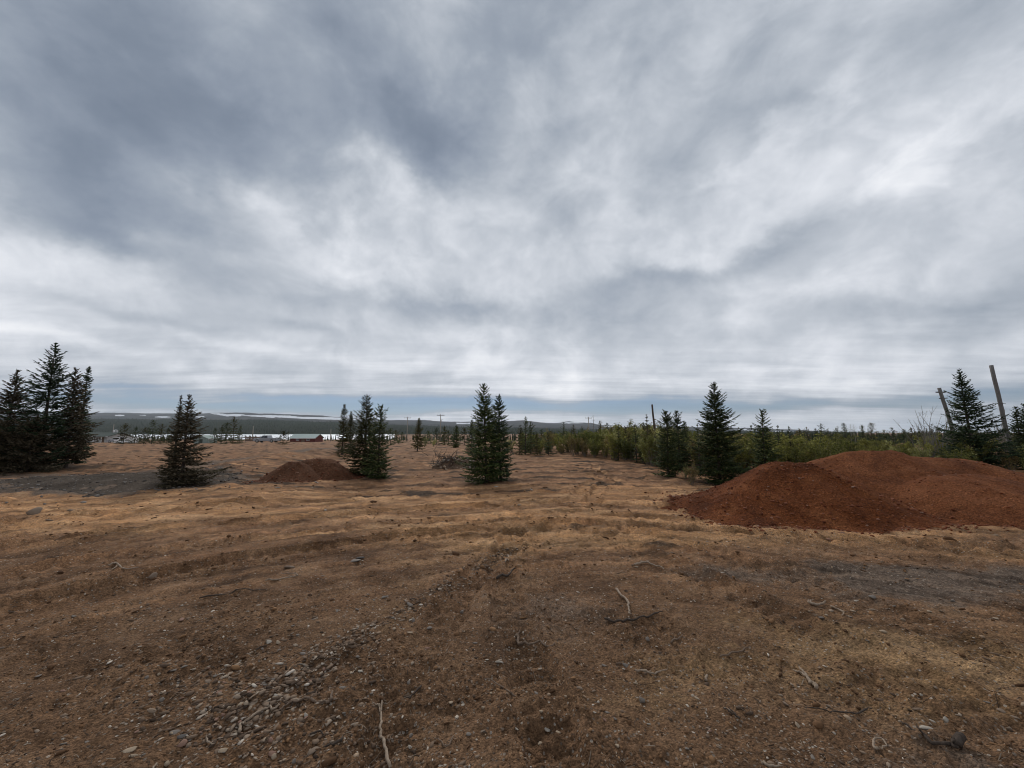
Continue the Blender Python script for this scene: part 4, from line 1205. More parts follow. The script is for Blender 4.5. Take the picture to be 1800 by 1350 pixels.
def scrub():
    rng = np.random.default_rng(91)
    KIND = ["olive willow shrub", "dark green alder shrub", "pale yellow-green willow shrub", "brown budding birch shrub"]
    edge_px = [(880, 793), (960, 798), (1050, 804), (1110, 813), (1160, 823), (1190, 829)]
    edge = [tuple(pix(*p)[:2]) for p in edge_px] + [(8.6, 16.0), (12.0, 16.6), (17.0, 16.6), (22, 15.5), (27, 15.0)]
    segs = [math.dist(edge[i], edge[i + 1]) for i in range(len(edge) - 1)]
    tot = sum(segs)

    def along(s):
        for i, l in enumerate(segs):
            if s <= l: break
            s -= l
        t = min(s / l, 1)
        ax, ay = edge[i]; bx, by = edge[i + 1]
        nx, ny = -(by - ay) / l, (bx - ax) / l
        return ax + (bx - ax) * t, ay + (by - ay) * t, nx, ny

    def zone(px):
        if px < 1000: return "right of the centre spruces"
        if px < 1110: return "around the bare larch"
        if px < 1240: return "around the bare brown post"
        if px < 1420: return "behind the front red pile"
        if px < 1620: return "behind the highest red pile"
        return "around the broad layered spruce"
    cnt = 0
    for row, (off, step, hs) in enumerate(((0.5, 0.85, 0.86), (1.9, 1.1, 1.0), (3.7, 1.4, 1.06), (6.2, 2.0, 1.1), (10.0, 2.8, 1.1), (15.0, 3.8, 1.15), (22.0, 5.0, 1.2))):
        s = rng.random()
        while s < tot:
            x, y, nx, ny = along(s)
            if ny < 0: nx, ny = -nx, -ny
            o = off + rng.normal(0, 0.25 + 0.12 * off)
            x, y = x + nx * o + rng.normal(0, 0.1), y + ny * o
            px = 900 + x / y * F_PX
            s += step * rng.uniform(0.75, 1.3)
            if px > 1835 or px < 886: continue
            if row > 3 and px < 960: continue
            # scrub gets lower to the right, where it stands behind the piles
            target = np.interp(px, [880, 940, 1000, 1060, 1100, 1150, 1200, 1260, 1330, 1400, 1500, 1600, 1700, 1800], [762, 764, 760, 752, 752, 754, 756, 762, 766, 765, 768, 768, 770, 768]) + rng.normal(-2, 8)
            h = CAM_H + (HOR - target) / F_PX * y - gzc(x, y)
            h = float(np.clip(h * (hs if row < 2 else 1.0), 0.7, 3.2))
            k = int(rng.integers(0, len(PROTO)))
            if PROTO[k][2] == 2 and row > 2: k = 1
            kd = PROTO[k][2]
            where = "front" if row < 2 else "back"
            z = zone(px)
            put_shrub(x, y, h, k, f"{KIND[kd]} in the thicket's {where}, {z}", f"{KIND[kd]}s, thicket {where}, {z}", rng, wide=1.0 if row < 3 else 1.25)
            cnt += 1
    for i, (px, dep, h, lab) in enumerate([(1618, 19, 2.7, "nearly leafless grey birch shrub left of the leaning post"), (1645, 21, 2.8, "wispy bare birch shrub behind the leaning post"), (1752, 21, 2.6, "bare grey shrub between the broad spruce and the tall post"), (1772, 20, 2.4, "bare twiggy shrub at the foot of the tall post")]):
        x, y = at_depth(px, dep)
        put_shrub(x, y, h, 0, lab, "leafless birch shrubs at the right", rng, "birch_shrub", BARE)
    for i, (px, py, h, lab) in enumerate([(1217, 853, 0.75, "small budding bush at the left foot of the broad pyramid spruce"), (1205, 842, 0.6, "tiny yellowish bush between the narrow and the broad spruce"), (762, 785, 1.2, "grey willow bush between the lone spruce and the nearer pole"), (748, 783, 1.4, "pale bush right of the small lone spruce"),
                                          (700, 780, 1.0, "low olive bush behind the clearing, right of the olive pair"), (845, 790, 1.1, "olive bush left of the centre spruce pair")]):
        p = pix(px, py)
        put_shrub(p.x, p.y, h, (3, 5, 5, 5, 1, 0)[i], lab, "single bushes in the clearing", rng)
    return cnt


N_SHRUBS = scrub()

# ------------------------------------------------------------------ posts and poles
def wood_material(name, lo, hi):
    m, nt, b = mat_nodes(name)
    tc = nt.nodes.new('ShaderNodeTexCoord')
    mp = nt.nodes.new('ShaderNodeMapping'); nt.links.new(tc.outputs['Object'], mp.inputs[0]); mp.inputs['Scale'].default_value = (18, 18, 0.9)
    f = noise_of(nt, mp.outputs[0], 3.0, 6, 0.65, 0.5)
    nt.links.new(ramp(nt, f, [(0.32, lo), (0.68, hi)]), b.inputs['Base Color'])
    b.inputs['Roughness'].default_value = 0.9
    bn = nd(nt, 'ShaderNodeBump', Strength=0.5, Distance=0.01)
    nt.links.new(f, bn.inputs['Height']); nt.links.new(bn.outputs[0], b.inputs['Normal'])
    return m


WOOD_GREY = wood_material("weathered_grey_wood", (0.10, 0.092, 0.086), (0.24, 0.225, 0.21))
WOOD_BROWN = wood_material("brown_creosote_wood", (0.045, 0.032, 0.024), (0.10, 0.072, 0.052))
WOOD_PALE = wood_material("pale_pole_wood", (0.22, 0.20, 0.17), (0.40, 0.36, 0.31))
METAL = simple("dull_metal", (0.11, 0.11, 0.11), (0.20, 0.19, 0.18), 9, 0.55, metallic=0.6)
CERAM = simple("insulator_porcelain", (0.30, 0.28, 0.26), (0.45, 0.43, 0.40), 9, 0.4)


def post(name, px, depth, top_px, top_row, r, mat, label, bits=None, group=None):
    x, y = at_depth(px, depth); z = gzc(x, y)
    # tip position in space at the same distance
    tx = (top_px - 900) / F_PX
    up = (675 - top_row) / F_PX
    c, s = math.cos(PITCH), math.sin(PITCH)
    d = Vector((tx, c - s * up, s + c * up)); k = y / d.y
    tip = Vector((d.x * k, y, CAM_H + d.z * k))
    root = empty(name, (x, y, z)); tag(root, label, 'post', group)
    t = tip - Vector((x, y, z))
    n = 7
    pts = [t * (i / n) + Vector((0.012 * math.sin(i * 1.7), 0, 0)) for i in range(n + 1)]
    pts[0] = pts[0] - t.normalized() * 0.3
    MB().tube(pts, [r * (1.08 - 0.16 * i / n) for i in range(n + 1)], 12).build("shaft", mat, root, True)
    return root, t


def foot_px(px_top, row_top, px_b, row_b, row_foot):
    return px_top + (px_b - px_top) * (row_foot - row_top) / (row_b - row_top)


# bare brown post in the scrub
post("wooden_post", 1151, 21.5, 1146.5, 711, 0.052, WOOD_BROWN, "bare dark brown wooden post standing upright in the scrub at mid right")
# leaning stub with hardware
r, t = post("wooden_post", 1681, 19.5, 1651, 682, 0.078, WOOD_GREY, "short grey post leaning left behind the broad layered spruce, bolts near its top")
u = t.normalized()
p = u * (t.length - 0.22)
MB().box((p.x, p.y, p.z), (0.46, 0.05, 0.06)).build("cross_arm_stub", METAL, r)
p2 = u * (t.length - 0.55)
MB().tube([p2 + Vector((-0.17, 0, 0)), p2 + Vector((0.24, 0, 0.03))], 0.025, 8).build("bolt", METAL, r)
q = u * (t.length - 0.62)
MB().tube([q + Vector((0.18, 0, 0)), q + Vector((0.42, 0.0, -0.42)), q + Vector((0.78, 0, -1.15)), q + Vector((0.95, 0, -1.6))], 0.012, 5).build("hanging_strap", METAL, r)
# tall grey post
r, t = post("wooden_post", 1768, 18.5, 1742.5, 642, 0.078, WOOD_GREY, "tall straight grey wooden post right of the broad layered spruce")
MB().tube([t * 0.62 + Vector((-0.16, -0.10, 0)), t * 0.62 + Vector((0.10, -0.12, 0.0))], 0.014, 6).build("bolt", METAL, r)


def utility_pole(px, top, foot, depth, label, arms=1, lamp=True):
    x, y = at_depth(px, depth); z = CAM_H - (foot - HOR) / F_PX * depth
    h = (foot - top) / F_PX * depth
    z = gzc(x, y); h = CAM_H + (HOR - top) / F_PX * depth - z
    root = empty("utility_pole", (x, y, z), 0.15); tag(root, label, 'utility pole', "utility poles")
    MB().tube([(0, 0, -0.5), (0.02, 0, h * 0.5), (0, 0, h)], [0.19, 0.16, 0.12], 10).build("shaft", WOOD_PALE, root, True)
    for k in range(arms):
        za = h - 0.5 - 1.1 * k
        arm = MB().box((0, -0.16, za), (2.7 if k == 0 else 2.2, 0.12, 0.15)).build("cross_arm", WOOD_GREY, root)
        for q in (-1.2, -0.55, 0.55, 1.2):
            MB().tube([(q, -0.16, za + 0.05), (q, -0.16, za + 0.22), (q, -0.16, za + 0.34)], [0.05, 0.08, 0.04], 6).build("insulator", CERAM, arm)
    if lamp:
        MB().tube([(0, 0, h - 2.2), (0.5, -0.1, h - 2.0), (0.9, -0.1, h - 2.0)], 0.04, 6).build("bracket", METAL, root)
        MB().tube([(0.15, -0.2, h - 2.9), (0.15, -0.2, h - 2.1)], 0.22, 10).build("transformer", CERAM, root)
    return root


utility_pole(775, 728, 772, 140, "nearer pale utility pole with crossarm before the hill, left of the centre spruces")
utility_pole(717, 733, 768, 170, "farther utility pole left of the small lone spruce", lamp=False)
utility_pole(1034, 733, 752, 150, "utility pole with a crossarm just left of the bare larch", lamp=False)
utility_pole(1570, 757, 764, 240, "tiny far utility pole over the scrub above the red piles", lamp=False)
utility_pole(204, 746, 764, 150, "bare pole rising behind the grey house roof at the left", arms=0, lamp=False)
utility_pole(448, 749, 764, 150, "bare pole behind the pickup truck at the left", arms=0, lamp=False)
utility_pole(584, 754, 766, 160, "bare pole right of the red shed", arms=0, lamp=False)
utility_pole(764, 763, 774, 110, "short stub of a pole left of the nearer utility pole", arms=0, lamp=False)

# ------------------------------------------------------------------ houses, shed, truck
WALL_GREY = simple("grey_siding", (0.42, 0.42, 0.41), (0.50, 0.49, 0.47), 3, 0.8)
WALL_RED = simple("dark_red_siding", (0.115, 0.034, 0.028), (0.155, 0.050, 0.042), 3, 0.8)
WALL_GREEN = simple("pale_green_siding", (0.22, 0.27, 0.245), (0.30, 0.35, 0.32), 3, 0.8)
WALL_BROWN = simple("brown_boards", (0.13, 0.085, 0.062), (0.20, 0.14, 0.105), 3, 0.9)
ROOF_DARK = simple("dark_green_shingles", (0.055, 0.070, 0.060), (0.085, 0.10, 0.088), 5, 0.9)
ROOF_GREEN = simple("pale_green_metal_roof", (0.30, 0.37, 0.345), (0.36, 0.42, 0.395), 2, 0.5)
TRIM = simple("white_trim", (0.70, 0.70, 0.68), (0.78, 0.78, 0.76), 3, 0.7)
m_, nt_, b_ = mat_nodes("window_glass")
b_.inputs['Base Color'].default_value = (0.02, 0.024, 0.028, 1); b_.inputs['Roughness'].default_value = 0.08; b_.inputs['Specular IOR Level'].default_value = 0.6
GLASS = m_


def gable(root, w, d, wall_h, roof_h, wall, roof, over=0.35, name_wall="wall"):
    """walls with gables at the ends, ridge along x"""
    MB().prism([(-d / 2, 0 - 0.4), (d / 2, -0.4), (d / 2, wall_h), (0, wall_h + roof_h - 0.12), (-d / 2, wall_h)], -w / 2, w / 2)
    mb = MB()
    prof = [(-d / 2, -0.6), (d / 2, -0.6), (d / 2, wall_h), (0, wall_h + roof_h - 0.1), (-d / 2, wall_h)]
    b = len(mb.v)
    for x in (-w / 2, w / 2):
        mb.v += [(x, p[0], p[1]) for p in prof]
    mb.f += [(4, 3, 2, 1, 0), (5, 6, 7, 8, 9)] + [(i, (i + 1) % 5, 5 + (i + 1) % 5, 5 + i) for i in range(5)]
    mb.build(name_wall, wall, root)
    sl = roof_h / (d / 2)
    for s in (-1, 1):
        r = MB()
        y1 = s * (d / 2 + over); z1 = wall_h - over * sl
        v = []
        for x in (-w / 2 - over, w / 2 + over):
            v += [(x, 0, wall_h + roof_h + 0.02), (x, y1, z1 + 0.02), (x, y1, z1 + 0.16), (x, 0, wall_h + roof_h + 0.18)]
        r.v = v
        r.f = [(0, 1, 2, 3), (7, 6, 5, 4), (0, 4, 5, 1), (1, 5, 6, 2), (2, 6, 7, 3), (3, 7, 4, 0)]
        o = r.build("roof_slope", roof, root)
        f = MB().box((0, y1 + s * 0.02, z1 + 0.06), (w + 2 * over, 0.035, 0.22)).build("fascia", TRIM, o)


def window(root, x, y, z, w, h):
    f = MB()
    for (cx, cz, dw, dh) in ((0, h / 2, w + 0.12, 0.07), (0, -h / 2, w + 0.12, 0.07), (-w / 2, 0, 0.07, h), (w / 2, 0, 0.07, h), (0, 0, 0.05, h)):
        f.box((x + cx, y - 0.03, z + cz), (dw, 0.06, dh))
    o = f.build("window_frame", TRIM, root)
    MB().box((x, y - 0.012, z), (w, 0.02, h)).build("pane", GLASS, o)


def house(px0, px1, depth, foot):
    xa, _ = at_depth(px0, depth); xb, _ = at_depth(px1, depth)
    return (xa + xb) / 2, depth, CAM_H - (foot - HOR) / F_PX * depth, xb - xa


x, y, z, w = house(160, 216, 112, 777.5)
root = empty("house", (x, y, z), 0.0); tag(root, "grey house with dark green roof and small windows behind the left spruces", 'house')
gable(root, w, 6.5, 1.75, 0.95, WALL_GREY, ROOF_DARK, 0.5)
window(root, w * 0.08, -3.25, 1.15, 0.9, 0.7); window(root, w * 0.20, -3.25, 1.15, 0.6, 0.7); window(root, -w * 0.2, -3.25, 1.15, 0.9, 0.7)
dr = MB().box((w * 0.36, -3.28, 0.75), (0.9, 0.05, 1.6)).build("door", WALL_BROWN, root)
MB().box((w * 0.36 + 0.33, -3.33, 0.75), (0.05, 0.05, 0.12)).build("handle", METAL, dr)
MB().box((w * 0.34, 0.4, 3.1), (0.45, 0.45, 1.0)).build("chimney", WALL_GREY, root)
pr = MB().box((w * 0.37, -4.1, 1.72), (w * 0.26, 1.5, 0.10)).build("porch_roof", ROOF_DARK, root)
for q in (0.25, 0.49):
    MB().box((w * q, -4.75, 0.6), (0.1, 0.1, 2.1)).build("porch_post", TRIM, pr)
sx, sy, sz, sw = house(205.5, 211.5, 118, 760)
tk = empty("water_tank", (sx, sy, sz - 3.2)); tag(tk, "small white domed tank above the grey house roof by the bare pole", 'tank')
MB().tube([(0, 0, 0), (0, 0, 3.2)], 0.12, 8).build("stand", METAL, tk)
MB().tube([(0, 0, 3.1), (0, 0, 3.25), (0, 0, 3.75), (0, 0, 3.95), (0, 0, 4.02)], [0.40, 0.52, 0.52, 0.34, 0.06], 14).build("drum", TRIM, tk, True)

x, y, z, w = house(354, 379, 100, 778)
root = empty("garden_shed", (x, y, z), math.pi / 2); tag(root, "small pale green gabled shed in front of the lake, right of the dusty spruce", 'shed')
gable(root, 3.0, w, 1.0, 0.75, WALL_GREEN, WALL_GREEN, 0.2)
dr = MB().box((-1.53, 0.0, 0.45), (0.05, 0.95, 1.0)).build("door", ROOF_DARK, root)

x, y, z, w = house(522, 564, 122, 777)
root = empty("red_shed", (x, y, z), 0.0); tag(root, "long dark red shed with a pale green metal roof before the lake", 'shed')
gable(root, w, 5.0, 1.35, 1.05, WALL_RED, ROOF_GREEN, 0.3)
window(root, -w * 0.2, -2.5, 0.85, 0.8, 0.5); window(root, w * 0.22, -2.5, 0.85, 0.8, 0.5)
MB().box((w * 0.02, -2.53, 0.55), (1.0, 0.05, 1.35)).build("door", WALL_BROWN, root)

# plank fence
x0, y0 = at_depth(436, 128); x1, _ = at_depth(478, 128)
root = empty("plank_fence", ((x0 + x1) / 2, 128, gzc((x0 + x1) / 2, 128))); tag(root, "low brown plank fence between the shore and the pickup truck", 'fence')
fw = x1 - x0
zf = CAM_H - (777 - HOR) / F_PX * 128 - root.location.z
for k in range(6):
    MB().box((-fw / 2 + fw * k / 5, 0, zf + 0.8), (0.14, 0.14, 2.6)).build("fence_post", WOOD_GREY, root)
for k in range(3):
    MB().box((0, -0.10, zf + 0.55 + 0.52 * k), (fw, 0.05, 0.40)).build("plank", WALL_BROWN, root)

PAINT = simple("silver_paint", (0.30, 0.31, 0.33), (0.34, 0.35, 0.37), 2, 0.35, metallic=0.3, spec=0.5)
PAINTW = simple("white_paint", (0.74, 0.74, 0.73), (0.80, 0.80, 0.79), 2, 0.4, spec=0.5)
TYRE = simple("tyre_rubber", (0.020, 0.020, 0.020), (0.035, 0.033, 0.031), 6, 0.9)
RIM = simple("wheel_rim", (0.35, 0.35, 0.36), (0.45, 0.45, 0.46), 5, 0.4, metallic=0.5)
LAMP = simple("headlight_lens", (0.65, 0.64, 0.60), (0.72, 0.71, 0.68), 6, 0.2, spec=0.6)


def wheels(root, xs, half, r):
    for x in xs:
        for s in (-1, 1):
            t = MB().tube([(x, s * (half - 0.22), r), (x, s * half, r)], r, 18).build("wheel", TYRE, root)
            MB().tube([(x, s * (half - 0.02), r), (x, s * (half + 0.012), r)], r * 0.58, 12).build("rim", RIM, t)


def pickup():
    x, y, z, w = house(454, 493, 98, 777.5)
    root = empty("pickup_truck", (x, y, z), 0.0); tag(root, "silver crew-cab pickup truck parked side-on at the left before the fence", 'truck')
    L_, hw = 5.7, 0.96
    mb = MB()
    prof = [(-2.85, 0.42), (2.85, 0.42), (2.88, 0.62), (2.84, 1.06), (0.75, 1.10), (-1.05, 1.10), (-2.62, 1.02), (-2.86, 0.86)]
    mb.prism(prof, -hw, hw).build("body", PAINT, root)
    cab = MB()
    lo = [(-1.35, -hw + .02), (0.85, -hw + .02), (0.85, hw - .02), (-1.35, hw - .02)]
    hi = [(-0.62, -hw + .2), (0.62, -hw + .2), (0.62, hw - .2), (-0.62, hw - .2)]
    cab.v = [(a, b, 1.09) for a, b in lo] + [(a, b, 1.78) for a, b in hi]
    cab.f = [(3, 2, 1, 0), (4, 5, 6, 7), (0, 1, 5, 4), (1, 2, 6, 5), (2, 3, 7, 6), (3, 0, 4, 7)]
    cab.build("cab", PAINT, root)
    for s in (-1, 1):
        for (a0, a1, b0, b1) in ((-1.05, -0.30, -0.56, -0.28), (-0.22, 0.66, -0.20, 0.50)):
            g = MB(); y0, y1 = s * (hw - 0.032), s * (hw - 0.155)
            g.v = [(a0, y0, 1.15), (a1, y0, 1.15), (b1, y1, 1.68), (b0, y1, 1.68)]
            g.v = [(v[0], v[1] + s * 0.012, v[2]) for v in g.v] + [(v[0], v[1] - s * 0.02, v[2]) for v in g.v]
            g.f = [(0, 1, 2, 3), (7, 6, 5, 4), (0, 4, 5, 1), (1, 5, 6, 2), (2, 6, 7, 3), (3, 7, 4, 0)]
            g.build("side_window", GLASS, root)
        MB().box((-2.84, s * 0.7, 0.82), (0.08, 0.34, 0.16)).build("headlight", LAMP, root)
    g = MB(); g.v = [(-1.36, -0.85, 1.14), (-1.36, 0.85, 1.14), (-0.68, 0.72, 1.72), (-0.68, -0.72, 1.72), (-1.39, -0.85, 1.15), (-1.39, 0.85, 1.15), (-0.71, 0.72, 1.74), (-0.71, -0.72, 1.74)]
    g.f = [(0, 1, 2, 3), (7, 6, 5, 4), (0, 4, 5, 1), (1, 5, 6, 2), (2, 6, 7, 3), (3, 7, 4, 0)]
    g.build("windscreen", GLASS, root)
    MB().box((1.85, 0, 1.105), (1.75, 1.5, 0.03)).build("cargo_bed", TYRE, root)
    MB().box((-2.9, 0, 0.50), (0.14, 1.85, 0.2)).build("bumper", METAL, root)
    wheels(root, (-1.85, 1.75), 0.985, 0.40)


def van():
    x, y, z, w = house(222, 236, 96, 780)
    root = empty("white_van", (x, y, z), 0.35); tag(root, "small white van parked right of the grey house among the spruces", 'van')
    MB().prism([(-2.0, 0.35), (2.0, 0.35), (2.05, 0.9), (1.98, 1.62), (1.8, 1.72), (-0.7, 1.72), (-1.25, 1.1), (-2.0, 0.95)], -0.85, 0.85).build("body", PAINTW, root)
    for s in (-1, 1):
        MB().prism([(-1.05, 1.10), (-0.1, 1.10), (-0.1, 1.58), (-0.68, 1.58)], s * 0.85 - 0.01, s * 0.85 + 0.01).build("side_window", GLASS, root)
        MB().box((-2.0, s * 0.6, 0.78), (0.06, 0.26, 0.14)).build("headlight", LAMP, root)
    wheels(root, (-1.25, 1.25), 0.87, 0.32)
    x, y, z, w = house(206, 222, 104, 778)
    root = empty("parked_car", (x, y, z), 0.1); tag(root, "pale car parked under the porch side of the grey house", 'car')
    MB().prism([(-2.1, 0.3), (2.1, 0.3), (2.15, 0.8), (1.5, 0.95), (-1.3, 0.95), (-2.1, 0.78)], -0.85, 0.85).build("body", PAINT, root)
    MB().prism([(-1.0, 0.94), (1.35, 0.94), (0.9, 1.42), (-0.4, 1.42)], -0.74, 0.74).build("cab", PAINTW, root)
    for s in (-1, 1):
        MB().prism([(-0.8, 0.99), (1.1, 0.99), (0.8, 1.36), (-0.36, 1.36)], s * 0.74 - 0.012, s * 0.74 + 0.012).build("side_window", GLASS, root)
    wheels(root, (-1.3, 1.3), 0.87, 0.31)


pickup(); van()
# boxed white structure behind the trees, right of the small spruce
x, y, z, w = house(828, 836, 72, 772)
root = empty("crate", (x, y, z), 0.4); tag(root, "small pale crate standing at the scrub edge, left of the centre spruce pair", 'crate')
MB().box((0, 0, 0.35), (0.75, 0.6, 0.9)).build("crate_box", TRIM, root)
for k in range(4):
    MB().box((0, -0.315, 0.05 + 0.22 * k), (0.77, 0.03, 0.10)).build("slat", WOOD_PALE, root)

# ------------------------------------------------------------------ stones
STONE = {
    'grey': simple("grey_slate", (0.145, 0.120, 0.098), (0.235, 0.198, 0.165), 24, 0.85, bump=0.3),
    'brown': simple("brown_stone", (0.175, 0.125, 0.088), (0.27, 0.20, 0.145), 24, 0.9, bump=0.3),
    'red': simple("rusty_stone", (0.20, 0.115, 0.080), (0.30, 0.18, 0.13), 24, 0.9, bump=0.3),
    'pale': simple("pale_stone", (0.30, 0.255, 0.205), (0.43, 0.375, 0.31), 24, 0.85, bump=0.3),
    'dark': simple("dark_stone", (0.075, 0.065, 0.058), (0.125, 0.11, 0.10), 24, 0.85, bump=0.3),
    'tan': simple("tan_stone", (0.29, 0.215, 0.145), (0.40, 0.31, 0.22), 24, 0.9, bump=0.3),
}


def stone_shape(seed, flat_, long_):
    """angular broken stone: a subdivided ball cut by random planes"""
    rng = np.random.default_rng(seed)
    import bmesh
    bm = bmesh.new(); bmesh.ops.create_icosphere(bm, subdivisions=2, radius=1.25)
    V = np.array([v.co for v in bm.verts]); F = [[v.index for v in f.verts] for f in bm.faces]; bm.free()
    for _ in range(16):
        n = rng.normal(0, 1, 3); n /= np.linalg.norm(n); c = rng.uniform(0.5, 0.8)
        d = V @ n
        V = V - np.outer(np.maximum(d - c, 0), n)
    V += rng.normal(0, 0.012, V.shape)
    V *= np.array([long_, 1.0, flat_])
    V /= np.abs(V[:, 0]).max()
    return V, np.array(F)


SHAPES = {}
_sh = [stone_shape(700 + k, f, l) for k, (f, l) in enumerate(((0.28, 1.5), (0.4, 1.3), (0.6, 1.1), (0.25, 1.9), (0.5, 1.4), (0.75, 1.0), (0.35, 1.7), (0.32, 1.2)))]


def stone_mesh(k, c):
    if (k, c) not in SHAPES:
        SHAPES[(k, c)] = new_mesh("stone", _sh[k][0], _sh[k][1], STONE[c])
    return SHAPES[(k, c)]


def put_stone(x, y, size, k, c, rz, label, group, rng, name="stone", sink=0.25, tilt=0.15):
    """size = half length in metres"""
    V = _sh[k][0]
    hz = -V[:, 2].min() * size
    o = link(name, stone_mesh(k, c), None, (x, y, gz(x, y) + hz * (1 - 2 * sink)), (rng.normal(0, tilt), rng.normal(0, tilt), rz), size)
    tag(o, label, 'stone', group)
    return o


